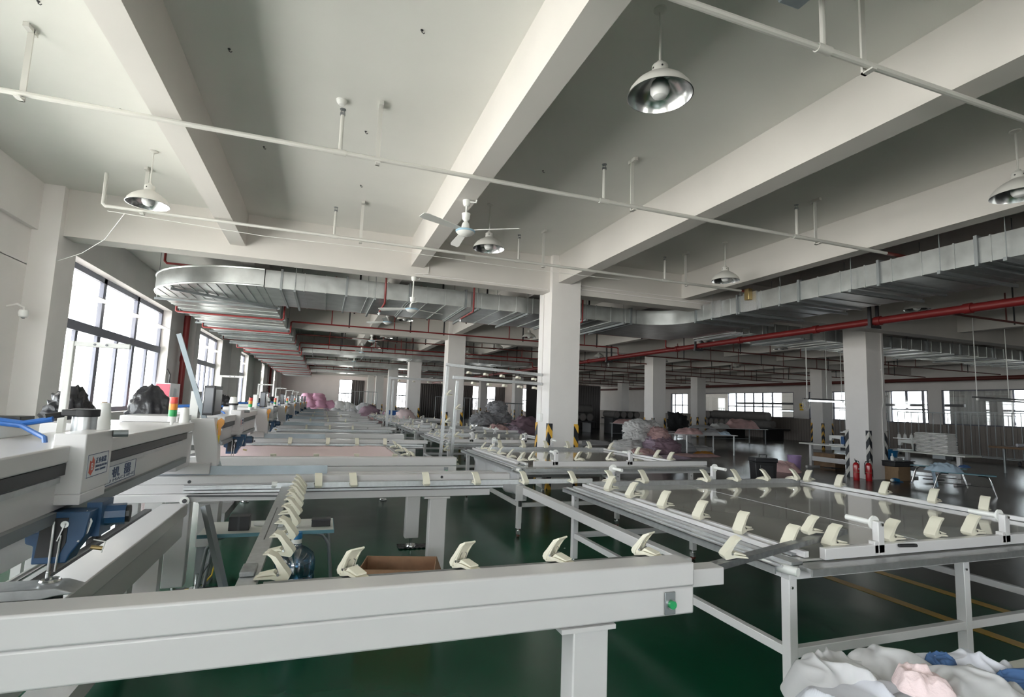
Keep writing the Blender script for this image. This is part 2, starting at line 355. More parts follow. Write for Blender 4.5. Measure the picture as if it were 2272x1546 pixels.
# pillars with striped corner guards
def guard_mat(name, c):
    m = bpy.data.materials.new(name); m.use_nodes = True; nt = m.node_tree; N = nt.nodes; L = nt.links; b = N['Principled BSDF']; b.inputs['Roughness'].default_value = .5
    tc = N.new('ShaderNodeTexCoord'); s = N.new('ShaderNodeSeparateXYZ'); L.new(tc.outputs['Object'], s.inputs[0])
    ad = N.new('ShaderNodeMath'); ad.operation = 'ADD'; L.new(s.outputs['X'], ad.inputs[0]); L.new(s.outputs['Y'], ad.inputs[1])
    mu = N.new('ShaderNodeMath'); mu.operation = 'MULTIPLY'; mu.inputs[1].default_value = 1.6; L.new(ad.outputs[0], mu.inputs[0])
    sb = N.new('ShaderNodeMath'); sb.operation = 'ADD'; L.new(s.outputs['Z'], sb.inputs[0]); L.new(mu.outputs[0], sb.inputs[1])
    md = N.new('ShaderNodeMath'); md.operation = 'FRACT'; dv = N.new('ShaderNodeMath'); dv.operation = 'DIVIDE'; dv.inputs[1].default_value = .36; L.new(sb.outputs[0], dv.inputs[0]); L.new(dv.outputs[0], md.inputs[0])
    gt = N.new('ShaderNodeMath'); gt.operation = 'LESS_THAN'; gt.inputs[1].default_value = .42; L.new(md.outputs[0], gt.inputs[0])
    mx = N.new('ShaderNodeMix'); mx.data_type = 'RGBA'; L.new(gt.outputs[0], mx.inputs['Factor']); mx.inputs[6].default_value = (.012, .014, .02, 1); mx.inputs[7].default_value = (*c, 1); L.new(mx.outputs[2], b.inputs['Base Color'])
    return m
GY = guard_mat('yellow_black_guard', (.75, .42, .05)); GW = guard_mat('white_black_guard', (.62, .60, .56))
def pillar(x, y, s, label, gm=GY, near=True):
    o = struct('pillar', MB().box(0, s, 0, s, 0, CZ), 'wall', loc=(x, y, 0)); tag(o, label, 'pillar')
    for k, (cx, cy) in enumerate(((0, 0), (s, 0), (0, s), (s, s))):
        sx = 1 if cx == 0 else -1; sy = 1 if cy == 0 else -1; t = .012; wd = .085
        g = MB(); xs = sorted((0, sx*wd)); ys = sorted((0, sy*wd)); tx = sorted((-sx*t, 0)); ty = sorted((-sy*t, 0))
        g.box(min(xs[0], tx[0]), max(xs[1], tx[1]), ty[0], ty[1], 0, 1.27); g.box(tx[0], tx[1], ys[0], ys[1], 0, 1.27)
        q = obj('corner_guard', g, gm, o, loc=(cx, cy, 0))
        q['label'] = 'striped black corner guard'
    return o
places = ['first', 'second', 'third', 'fourth', 'fifth', 'sixth']
P0 = pillar(4.2, 9.56, .64, 'large white square pillar in the middle of the photo, nearest of all')
for i, y in enumerate(CY[1:]): pillar(4.2, y, .64, 'white pillar of the left row, %s behind the big centre pillar' % places[i])
pillar(13.65, 10.05, .66, 'white pillar at right with two red extinguishers and white-black striped corners', GW)
for i, y in enumerate([19.7, 28.2, 37.4, 46.6, 55.4]): pillar(13.6, y, .66, 'white pillar %s behind the pillar with the extinguishers' % places[i])
for i, y in enumerate([19.1, 28.2, 37.4, 46.6, 55.4]): pillar(22.85, y, .66, 'white pillar of the row nearest the glass partition, %s from the front' % places[i])
# conduit and junction box on centre pillar
cd = thing('electrical_conduit', 'thin white conduit and switch box on the left face of the centre pillar', 'conduit', (4.2, 9.95, 0))
obj('pipe', MB().cyl((-.012, 0, 1.45), (-.012, 0, 3.9), .011), 'wall', cd); obj('switch_box', MB().box(-.06, 0, -.09, .09, 1.30, 1.45), 'plastic_white', cd, bevel=.005)
cd = thing('electrical_conduit', 'white conduit running down the extinguisher pillar on its front right side', 'conduit', (14.2, 10.03, 0))
obj('pipe', MB().tube([(0, 0, 3.9), (0, 0, 2.0), (-.06, 0, 1.85), (-.06, 0, .35)], .014), 'wall', cd); obj('clip', MB().box(-.03, .03, -.02, .02, 2.9, 2.93), 'plastic_white', cd)
cd = thing('electrical_conduit', 'pair of white conduits clipped along the cross beam right of the centre pillar', 'conduit', (0, 9.66, 0))
obj('pipe', MB().tube([(4.9, 0, 4.12), (8.6, 0, 4.12)], .014), 'wall', cd); obj('pipe', MB().tube([(4.9, 0, 4.04), (8.3, 0, 4.04), (8.5, -.3, 4.04)], .014), 'wall', cd)
cd = thing('electrical_conduit', 'white conduit along the cross beam from the second fan to the centre pillar', 'conduit', (0, 9.66, 0))
obj('pipe', MB().tube([(1.7, 0, 4.3), (1.7, 0, 4.0), (1.45, 0, 3.96)], .012), 'wall', cd); obj('pipe', MB().tube([(1.6, 0, 3.96), (4.15, 0, 3.96)], .012), 'wall', cd)

# ================================================================== DUCTS
def duct_ribs(mb, a, b, fixed, z0, z1, axis, step=.42):
    t = a
    while t < b:
        if axis == 'y': mb.box(fixed[0]-.012, fixed[1]+.012, t, t+.018, z0-.012, z1+.012)
        else: mb.box(t, t+.018, fixed[0]-.012, fixed[1]+.012, z0-.012, z1+.012)
        t += step
DZ0, DZ1 = 3.66, 4.0
def hanger(parent, axis, t, lo, hi, z0=DZ0, top=CZ):
    if axis == 'y':
        obj('trapeze_hanger', MB().box(lo-.12, hi+.12, t-.02, t+.02, z0-.06, z0-.015).cyl((lo-.08, t, z0-.04), (lo-.08, t, top), .006, 6).cyl((hi+.08, t, z0-.04), (hi+.08, t, top), .006, 6), 'galvdark', parent)
    else:
        obj('trapeze_hanger', MB().box(t-.02, t+.02, lo-.12, hi+.12, z0-.06, z0-.015).cyl((t, lo-.08, z0-.04), (t, lo-.08, top), .006, 6).cyl((t, hi+.08, z0-.04), (t, hi+.08, top), .006, 6), 'galvdark', parent)
def duct_flange(parent, axis, t, lo, hi, z0=DZ0, z1=DZ1):
    if axis == 'y': obj('joint_flange', MB().box(lo-.035, hi+.035, t-.02, t+.02, z0-.035, z1+.035), 'galvdark', parent)
    else: obj('joint_flange', MB().box(t-.02, t+.02, lo-.035, hi+.035, z0-.035, z1+.035), 'galvdark', parent)
# curved elbow + long run beside the windows
yl, yr = -3.45, -1.2; ya, yb = 10.85, 12.95
du = thing('ventilation_duct', 'long galvanised duct running away above the window side, starting in a wide curved elbow', 'duct', (0, 0, 0))
n = 20; cx, cy = -1.2+.0, 12.95; R = 2.15
outer = [(cx - (cx-yl)*math.sin(PI/2*i/n), cy - R*math.cos(PI/2*i/n)) for i in range(n+1)]
poly = outer + [(cx, cy)]
e = MB().prism([(x, y) for x, y in poly], DZ0, DZ1, 'xy')
obj('elbow', e, 'galv', du)
ed = MB().tube([(x, y, DZ0+.01) for x, y in outer], .018, 6).tube([(x, y, DZ1-.01) for x, y in outer], .018, 6)
for k in range(-9, 5):   # standing seams under the elbow
    x = -1.35-.28*(k+9)*.62
    if x > yl+.1:
        tt = math.sqrt(max(0, 1-((cx-x)/(cx-yl))**2)); ed.box(x, x+.014, cy-R*tt+.04, cy, DZ0-.012, DZ0)
obj('elbow_seam', ed, 'galv', du)
obj('elbow_brace', MB().bar((-2.95, 11.75, DZ0-.04), (-1.15, 13.1, DZ0-.04), .05, .05), 'galvdark', du)
run = MB().box(yl, yr, 12.95, 55, DZ0, DZ1); obj('run', run, 'galv', du)
rb = MB(); duct_ribs(rb, 13.4, 55, (yl, yr), DZ0, DZ1, 'y', .6); obj('standing_seams', rb, 'galv', du)
y = 13.15
while y < 54: hanger(du, 'y', y, yl, yr); y += 1.95
y = 15.2
while y < 54: duct_flange(du, 'y', y, yl, yr); y += 2.4
# main cross duct to the right, bending towards the camera
du = thing('ventilation_duct', 'wide galvanised cross duct behind the cross beam, from curved elbow to centre pillar', 'duct')
obj('run', MB().box(-1.19, 6.99, ya, yb, DZ0, DZ1), 'galv', du); rb = MB(); duct_ribs(rb, -.9, 6.9, (ya, yb), DZ0, DZ1, 'x', .40); obj('standing_seams', rb, 'galv', du)
for x in (-.65, .85, 3.0, 4.15, 5.6, 6.6): hanger(du, 'x', x, ya, yb)
for x in (-.9, .3, 1.55, 2.75, 5.2, 6.85): duct_flange(du, 'x', x, ya, yb)
du = thing('ventilation_duct', 'large galvanised duct at upper right coming towards the camera, with stiffener bars below', 'duct')
x0, x1 = 7.95, 9.45
n = 10
cor = [(7.0, ya)] + [(7.0+.95*math.sin(PI/2*i/n), ya-.95+.95*math.cos(PI/2*i/n)) for i in range(1, n+1)]
poly = cor + [(x1, ya-.95), (x1, yb), (7.0, yb)]
obj('bend', MB().prism(poly, DZ0, DZ1, 'xy'), 'galv', du)
obj('run', MB().box(x0, x1, 1.0, ya-.95, DZ0, DZ1), 'galv', du); rb = MB(); duct_ribs(rb, 1.2, 9.8, (x0, x1), DZ0, DZ1, 'y', .42); obj('standing_seams', rb, 'galv', du)
for y in (2.6, 3.95, 4.7, 6.0, 7.4, 8.4, 9.2): hanger(du, 'y', y, x0, x1)
for y in (4.3, 5.6, 7.05, 8.55, 9.85): duct_flange(du, 'y', y, x0, x1)
obj('damper_box', MB().box(x0-.05, x0, 8.0, 8.35, DZ0-.02, DZ1+.02), 'alu', du); obj('damper_box', MB().box(x0-.05, x0, 9.0, 9.3, DZ0-.02, DZ1+.02), 'alu', du)
obj('damper_actuator', MB().box(x0-.15, x0-.05, 8.1, 8.22, 3.85, 4.08), 'brass', du, bevel=.01)
du = thing('ventilation_duct', 'galvanised cross duct going right from the bend towards the glass partition', 'duct')
obj('run', MB().box(9.49, 28.9, 11.0, 12.7, 3.74, 4.06), 'galv', du); rb = MB(); duct_ribs(rb, 9.7, 28.8, (11.0, 12.7), 3.74, 4.06, 'x', .45); obj('standing_seams', rb, 'galv', du)
for k in range(9): hanger(du, 'x', 10.3+2.1*k, 11.0, 12.7, z0=3.74)
for k in range(12): duct_flange(du, 'x', 9.6+1.6*k, 11.0, 12.7, 3.74, 4.06)
for i, (y0, y1, lab) in enumerate(((26.0, 27.6, 'second'), (34.2, 35.8, 'third'), (44.0, 45.6, 'fourth'))):
    du = thing('ventilation_duct', 'galvanised cross duct, %s from the camera, branching off the window-side duct' % lab, 'duct', group=None)
    obj('run', MB().box(-1.14, 10.2, y0, y1, 3.68, 4.06), 'galv', du); rb = MB(); duct_ribs(rb, -1., 10.1, (y0, y1), 3.68, 4.06, 'x', .6); obj('standing_seams', rb, 'galv', du)
    for k in range(5): hanger(du, 'x', -.6+2.3*k, y0, y1, z0=3.68)
# ================================================================== PIPES
def sprinkler_line(y, x0, x1, m, label, ups, hangs, z=4.05, endup=False, zt=4.5, r=.024):
    t = thing('sprinkler_pipe', label, 'pipe', (0, y, 0))
    pts = [(x0, 0, z), (x1, 0, z)]
    if endup: pts = [(x0-.0, 0, zt), (x0, 0, z+.03), (x0+.03, 0, z), (x1, 0, z)]
    obj('pipe', MB().tube(pts, r, 10), m, t)
    for x in ups:
        sp = obj('riser', MB().cyl((x, 0, z), (x, 0, zt-.06), .019, 10).cyl((x-.06, 0, z), (x+.06, 0, z), r*1.28, 12), m, t)
        obj('sprinkler_head', MB().cyl((x, 0, zt-.06), (x, 0, zt-.035), .026, 10).cyl((x-.02, 0, zt-.035), (x-.014, 0, zt), .004, 6).cyl((x+.02, 0, zt-.035), (x+.014, 0, zt), .004, 6).cyl((x, 0, zt), (x, 0, zt+.008), .03, 10), 'alud' if m != 'red' else 'alud', sp)
    for x in hangs:
        obj('hanger', MB().box(x-.022, x+.022, .03, .045, z-.05, CZ).box(x-.022, x+.022, -.04, .045, z-.05, z-.038).box(x-.022, x+.022, -.055, .10, CZ-.04, CZ), m if m != 'red' else 'dark', t)
    return t
sprinkler_line(2.43, -1.0, 7.75, 'pipew', 'white overhead sprinkler pipe crossing the top right corner, nearest the camera', [3.0], [3.43, 6.4])
sprinkler_line(5.34, -4.1, 7.75, 'pipew', 'white overhead sprinkler pipe crossing the photo from the left edge, second from the camera', [-.01, 2.98, 6.0], [-2.57, .36, 3.39, 6.39])
sprinkler_line(8.25, -2.94, 7.75, 'pipew', 'white overhead sprinkler pipe nearest the cross beam, bent up at its left end', [-.01, 2.98, 5.94], [-2.49, .38, 3.45, 6.44], endup=True)
for y, lab in ((2.43, 'nearest the camera'), (5.34, 'second from the camera'), (8.25, 'third from the camera')):
    tag(obj('pipe', MB().cyl((7.75, y, 4.05), (10.45, y, 4.05), .026), 'darkred'), 'dark red continuation of the sprinkler pipe beyond the long beam, %s' % lab, 'pipe')
yy = 11.2; k = 0
for y in (11.15, 14.1, 17.0, 20.3, 23.4, 25.5, 29.3, 32.4, 36.5, 39.4, 43.0, 47.0):
    z1 = 3.86; m = 'darkred' if k in (3, 7) else 'red'
    t = thing('sprinkler_pipe', 'red sprinkler pipe dipping under the window-side duct, %s one going into the hall' % ((ORD+['last'])[k]), 'pipe', (0, y, 0), group='red pipes across the hall')
    if k == 0:
        t.location.y = 12.15; z1 = 4.2; obj('pipe', MB().tube([(-3.19, 0, 4.6), (-3.19, 0, 4.24), (-3.15, 0, 4.2), (7.3, 0, 4.2)], .024, 8), m, t)
    else:
        obj('pipe', MB().tube([(-3.37, 0, 3.62), (-3.37, 0, 3.52), (-3.34, 0, 3.5), (-1.08, 0, 3.5), (-1.05, 0, 3.53), (-1.05, 0, z1-.03), (-1.02, 0, z1), (10.15, 0, z1), (10.2, 0, z1-.03), (10.2, 0, 3.63), (10.24, 0, 3.6), (10.47, 0, 3.6)], .024, 8), m, t)
    for x in (.1, 2.0, 3.1, 5.9, 8.8):
        obj('riser', MB().cyl((x, 0, z1), (x, 0, 4.3), .017, 8), m, t); obj('hanger', MB().box(x+.5, x+.54, .02, .035, z1-.05, CZ), 'dark', t)
    k += 1
k = 0
for y in (3.6, 6.6, 12.9+1.3, 17.2, 20.2, 23.2, 25.6, 29.3, 32.4, 35.8, 39.4, 43.0):
    t = thing('sprinkler_pipe', 'dark red sprinkler pipe right of the big red main, %s from the front' % ORD[k], 'pipe', (0, y, 0), group='dark pipes right of the red main')
    obj('pipe', MB().tube([(10.67, 0, 3.62), (11.0, 0, 3.66), (27.3, 0, 3.66)], .022, 8), 'darkred', t)
    for x in (13.0, 14.6, 16.0, 18.4, 20.3, 22.0, 24.8):
        obj('riser', MB().cyl((x, 0, 3.66), (x, 0, 4.25), .014, 8), 'darkred', t)
    for x in (13.3, 17.2, 21.0, 25.2): obj('hanger', MB().box(x, x+.03, .02, .035, 3.62, CZ), 'dark', t)
    k += 1
# big red main
t = thing('fire_main_pipe', 'thick bright red fire main running away under the beams at the right', 'pipe', (0, 0, 0))
obj('pipe', MB().cyl((10.57, 2.0, 3.58), (10.57, 54, 3.58), .074, 20), 'redmain', t)
for y in (5.9, 7.5, 8.95, 11.3, 14.0, 20, 29): obj('coupling', MB().cyl((10.57, y-.06, 3.58), (10.57, y+.06, 3.58), .092, 20), 'redmain', t)
for y in (4.6, 7.6, 13.0, 18.3, 25, 33, 42): obj('bracket', MB().box(10.44, 10.48, y-.03, y+.03, 3.46, 4.1).box(10.66, 10.70, y-.03, y+.03, 3.46, 4.1).box(10.42, 10.72, y-.05, y+.05, 3.43, 3.49), 'dark', t)
t = thing('fire_main_pipe', 'dark red main pipe high along the glass partition', 'pipe'); obj('pipe', MB().cyl((27.6, 3, 3.55), (27.6, 50, 3.55), .09, 14), 'darkred', t)
for y in (18.3, 46.0):
    t = thing('riser_pipe', 'vertical red riser pipe on the window wall, %s' % ('left of the second window' if y < 20 else 'far end'), 'pipe', (-4.05, y, 0))
    obj('pipe', MB().cyl((0, 0, 0), (0, 0, 3.95), .085, 16), 'red', t); obj('coupling', MB().cyl((0, 0, 2.55), (0, 0, 2.7), .10, 16), 'red', t)
# duct drops with sprinklers in red
for i, (x, y) in enumerate(((2.9, 10.75), (1.05, 10.78), (5.5, 10.75))):
    t = thing('sprinkler_drop', 'red drop pipe bending under the cross duct, %s from the left' % ORD[[1, 0, 2][i]], 'pipe', (x, y, 0))
    obj('pipe', MB().tube([(0, 0, CZ), (0, 0, 3.6), (0, .03, 3.56), (0, 1.1, 3.56)], .02, 8), 'red', t)
    obj('sprinkler_head', MB().cyl((0, 1.1, 3.56), (0, 1.1, 3.48), .02, 8).cyl((0, 1.1, 3.5), (0, 1.1, 3.51), .05, 10), 'alu', t)
# ================================================================== LAMPS, FANS, DETECTORS
def make_lamp(bulb=True, z=CZ, drop=.45):
    t = thing('pendant_lamp', '', 'lamp')
    obj('ceiling_mount', MB().lathe([(0, 0), (.05, 0), (.05, -.012), (.02, -.03), (0, -.03)], (0, 0, 0), 16), 'lampout', t)
    obj('rod', MB().cyl((0, 0, -.02), (0, 0, -drop), .009, 8), 'lampout', t)
    z0 = -drop
    cap = obj('socket_cover', MB().lathe([(.0, z0+.02), (.022, z0+.02), (.03, z0), (.055, z0-.012), (.06, z0-.02), (.06, z0-.075), (.07, z0-.085)], (0, 0, 0), 24), 'lampout', t)
    obj('vent_hole', MB().cyl((-.0615, 0, z0-.045), (-.055, 0, z0-.045), .008, 8), 'dark', cap); obj('vent_hole', MB().cyl((-.02, -.0585, z0-.045), (-.018, -.052, z0-.045), .008, 8), 'dark', cap)
    prof = [(.07, z0-.085), (.095, z0-.10), (.14, z0-.125), (.19, z0-.165), (.225, z0-.21), (.24, z0-.255)]
    obj('shade', MB().lathe(prof, (0, 0, 0), 40), 'lampout', t)
    inn = [(r-.004, h-.002) for r, h in prof] + [(.243, z0-.256)]
    obj('reflector', MB().lathe([(0, z0-.083)]+inn, (0, 0, 0), 40), 'lampin', t)
    if bulb: obj('bulb', MB().lathe([(0, z0-.09), (.025, z0-.09), (.03, z0-.12), (.06, z0-.15), (.072, z0-.19), (.07, z0-.23), (.05, z0-.262), (.02, z0-.275), (0, z0-.276)], (0, 0, 0), 24), 'bulb', t)
    return t
L0 = make_lamp()
lamps = [(2.23, 3.17, CZ, 'large near pendant lamp with a white bulb, top centre right of the photo'),
         (-2.25, 7.62, CZ, 'pendant lamp at far left above the first big window'),
         (2.22, 7.50, CZ, 'pendant lamp right behind the nearest ceiling fan'),
         (6.65, 7.45, CZ, 'pendant lamp over the white pipe end, left of the big right duct'),
         (6.66, 3.20, CZ, 'pendant lamp cut by the right edge of the photo')]
far_l = [(2.1, 15.4), (2.1, 20.2), (6.6, 16.9), (6.8, 21.0), (2.1, 24.6), (6.6, 25.2), (2.1, 30), (-2.2+4.4, 34.5), (11.0+1, 14.4), (11.9, 7.6), (15.4, 14.5), (15.4, 21.5), (19.8, 14.6), (19.6, 8.0), (19.8, 21.5), (11.9, 21.5)]
desc = ['pendant lamp beyond the cross duct, nearest of the left row', 'pendant lamp second beyond the cross duct in the left row', 'pendant lamp right behind the centre pillar', 'pendant lamp above the second pillar row, centre', 'pendant lamp third beyond the cross duct in the left row', 'pendant lamp deep behind the centre pillar', 'pendant lamp fourth beyond the cross duct, left row', 'pendant lamp farthest in the left row', 'pendant lamp just right of the red main behind the first pillars', 'pendant lamp showing only its reflector under the right duct', 'pendant lamp left of the lit tube light', 'pendant lamp far behind the extinguisher pillar, left side', 'pendant lamp right of the extinguisher pillar', 'pendant lamp at right frame edge under the red main', 'pendant lamp far right before the glass partition', 'pendant lamp in the distance over the fabric tables']
for i, (x, y, z, l) in enumerate(lamps):
    o = L0 if i == 0 else dup(L0); o.location = (x, y, z); o['label'] = l; o['group'] = 'pendant lamps'
for (x, y), l in zip(far_l, desc): dup(L0, (x, y, CZ), label=l, group='pendant lamps')
def make_fan(ext=0.0):
    t = thing('ceiling_fan', '', 'fan'); e = -ext
    obj('mount', MB().lathe([(0, 0), (.05, 0), (.045, -.05), (.03, -.075), (0, -.075)], (0, 0, 0), 16).tube([(.03, 0, -.02), (.12, 0, -.03), (.13, 0, .0)], .012, 6), 'plastic_white', t)
    obj('rod', MB().cyl((0, 0, -.07), (0, 0, -.20+e), .012, 10), 'plastic_white', t)
    obj('canopy', MB().lathe([(0, -.17+e), (.055, -.17+e), (.05, -.185+e), (.045, -.24+e), (.02, -.27+e), (.04, -.29+e), (.05, -.33+e), (.05, -.36+e), (0, -.36+e)], (0, 0, 0), 24), 'plastic_white', t)
    hub = obj('motor_housing', MB().lathe([(0, -.355+e), (.06, -.36+e), (.10, -.375+e), (.115, -.39+e), (.112, -.41+e), (.085, -.435+e), (.05, -.45+e), (0, -.455+e)], (0, 0, 0), 32), 'plastic_white', t)
    obj('trim_ring', MB().lathe([(.113, -.383+e), (.12, -.388+e), (.12, -.402+e), (.113, -.408+e)], (0, 0, 0), 32), 'fanblue', hub)
    for k in range(3):
        a = 2*PI*k/3; T = Matrix.Rotation(a, 4, 'Z') @ Matrix.Rotation(.25, 4, 'X')
        b = MB(Matrix.Translation((0, 0, -.385+e)) @ T); o8 = [(.10, -.03), (.20, -.045), (.62, -.065), (.68, -.05), (.68, .04), (.62, .055), (.20, .04), (.10, .03)]
        b.add([(x, y, 0) for x, y in o8]+[(x, y, .006) for x, y in o8], [tuple(range(7, -1, -1)), tuple(range(8, 16))] + [(i, (i+1) % 8, 8+(i+1) % 8, 8+i) for i in range(8)])
        obj('blade', b, 'plastic_white', t)
    return t
F0 = make_fan(); F0.location = (1.51, 6.14, 4.1); F0.rotation_euler = (0, 0, math.radians(-31)); F0['label'] = 'nearest white ceiling fan with pale blue ring, hung under the second beam'; F0['group'] = 'ceiling fans'
F1 = make_fan(.22); F1.location = (1.45, 9.75, 3.92); F1.rotation_euler = (0, 0, .45); F1['label'] = 'second ceiling fan, hanging on a long rod before the galvanised cross duct'; F1['group'] = 'ceiling fans'
for x, y, z, a, l in ((1.5, 14.4, 4.1, .3, 'third ceiling fan, just beyond the cross duct'), (1.5, 19.3, 4.1, 1.2, 'fourth ceiling fan from the camera'), (1.5, 24.3, 4.1, .1, 'fifth ceiling fan from the camera'),
                      (1.5, 30.5, 4.1, .6, 'small distant ceiling fan over the pillar row'), (1.5, 38, 4.1, .2, 'farthest ceiling fan on the left'), (13.84, 24.0, 4.1, .2, 'distant ceiling fan behind the pillar with the white bags'), (7.54, 32, 4.1, .5, 'distant ceiling fan in the middle of the hall')):
    dup(F0, (x, y, z), a, l, 'ceiling fans')
t = thing('smoke_detector', 'small round white smoke detector on the ceiling left of centre', 'smoke detector', (-.03, 5.45, CZ))
obj('base', MB().lathe([(0, 0), (.055, 0), (.055, -.012), (0, -.012)], (0, 0, 0), 24), 'plastic_white', t); obj('sensor', MB().lathe([(.05, -.012), (.045, -.03), (.028, -.05), (0, -.055)], (0, 0, 0), 24), 'plastic_white', t)
def cctv(loc, label):
    t = thing('security_camera', label, 'camera', loc)
    obj('bracket', MB().tube([(0, 0, 0), (.12, 0, .04), (.2, 0, .0), (.2, 0, -.05)], .014, 8), 'wall', t)
    h = obj('dome', MB().lathe([(0, .0), (.05, -.0), (.06, -.04), (.05, -.09), (.02, -.11), (0, -.11)], (.2, 0, -.04), 20), 'plastic_white', t); obj('lens', MB().lathe([(.03, -.095), (.02, -.115), (0, -.12)], (.2, 0, -.04), 16), 'screen', h)
cctv((-4.24, 9.2, 2.72), 'white dome security camera on the left wall at the frame edge'); cctv((-4.24, 50, 3.1), 'small security camera near the far left corner of the hall')
t = thing('ceiling_cable', 'thin white cable sagging from the sprinkler pipe to the window pier', 'cable'); obj('cable', MB().tube([(-2.7, 8.3, 4.0), (-3.1, 8.9, 3.75), (-3.5, 9.3, 3.6), (-3.88, 9.56, 3.5)], .005, 5), 'plastic_white', t)
tag(obj('cable', MB().tube([(-2.9, 8.3, 4.0), (-1, 8.3, 3.93), (1, 8.35, 3.98), (3, 8.3, 3.94), (5, 8.3, 3.97)], .004, 5), 'plastic_white'), 'thin white wire running loosely under the sprinkler pipe by the cross beam', 'cable')
t = thing('projector_bracket', 'blue-grey metal box fixed high up, cut by the top edge', 'box', (2.76, 2.36, 4.32))
obj('housing', MB().box(-.12, .06, -.10, .10, -.02, .07), 'galvflat', t, bevel=.01); obj('mount', MB().box(-.05, -.01, -.02, .02, .07, .34), 'galvdark', t)

# ================================================================== SPRING CLAMPS
def make_clamp():
    t = thing('spring_clamp', '', 'clamp'); t.scale = (1.22, 1.22, 1.22)
    arm = MB()
    out = [(-.060, .000), (-.066, .012), (-.060, .026), (-.042, .046), (-.026, .066), (-.008, .088), (.020, .100), (.024, .095), (.004, .080), (-.014, .058), (-.030, .036), (-.040, .020), (-.046, .008), (-.046, .000)]
    arm.prism(out, -.023, .023)
    for s in (-1, 1):
        y = s*.021; arm.prism([(-.056, .022), (-.020, .066), (.004, .086), (.010, .084), (-.010, .058), (-.026, .030), (-.030, .008), (-.050, .004)], min(y, y-s*.004), max(y, y-s*.004))
    obj('handle', arm, 'offwhite', t)
    jaw = MB().prism([(-.060, .000), (-.060, .010), (-.040, .016), (-.010, .016), (.050, .008), (.062, .004), (.062, .000), (.0, .003), (-.030, -.004), (-.052, -.008)], -.019, .019)
    jaw.prism([(-.02, .016), (-.005, .030), (.05, .016), (.052, .012), (.0, .018)], -.017, .017)
    obj('jaw', jaw, 'offwhite', t)
    obj('spring', MB().cyl((-.024, -.027, .022), (-.024, .027, .022), .005, 8).tube([(-.024, -.012, .022), (-.012, -.012, .050), (-.014, -.006, .054)], .0015, 4).tube([(-.024, .012, .022), (-.012, .012, .050), (-.014, .006, .054)], .0015, 4), 'steel', t)
    return t
CL0 = make_clamp(); CL0_used = [False]
FARCL = None
def clamp(x, y, z, deg, label, group):
    sc = 1.2 if 'table' in group else 1.0
    o = CL0 if not CL0_used[0] else dup(CL0); CL0_used[0] = True
    o.location = (x, y, z); o.rotation_euler = (rnd.uniform(-.05, .05), rnd.uniform(-.06, .04), math.radians(deg + rnd.uniform(-6, 6))); o['label'] = label; o['group'] = group; o.scale = (sc, sc*1.2, sc)
# single-mesh clamp for the distant ones
_fm = MB().prism([(-.060, 0), (-.066, .012), (-.026, .066), (-.008, .088), (.020, .100), (.024, .095), (-.014, .058), (-.036, .02), (.05, .01), (.062, 0)], -.022, .022)
FC0 = obj('spring_clamp', _fm, 'offwhite', loc=(0, 0, -50)); FC_used = [False]
def fclamp(x, y, z, deg, label, group, tilt=0):
    o = FC0 if not FC_used[0] else FC0.copy()
    if FC_used[0]: COL.objects.link(o)
    FC_used[0] = True; o.location = (x, y, z); o.rotation_euler = (tilt, 0, math.radians(deg)); tag(o, label, 'clamp', group)

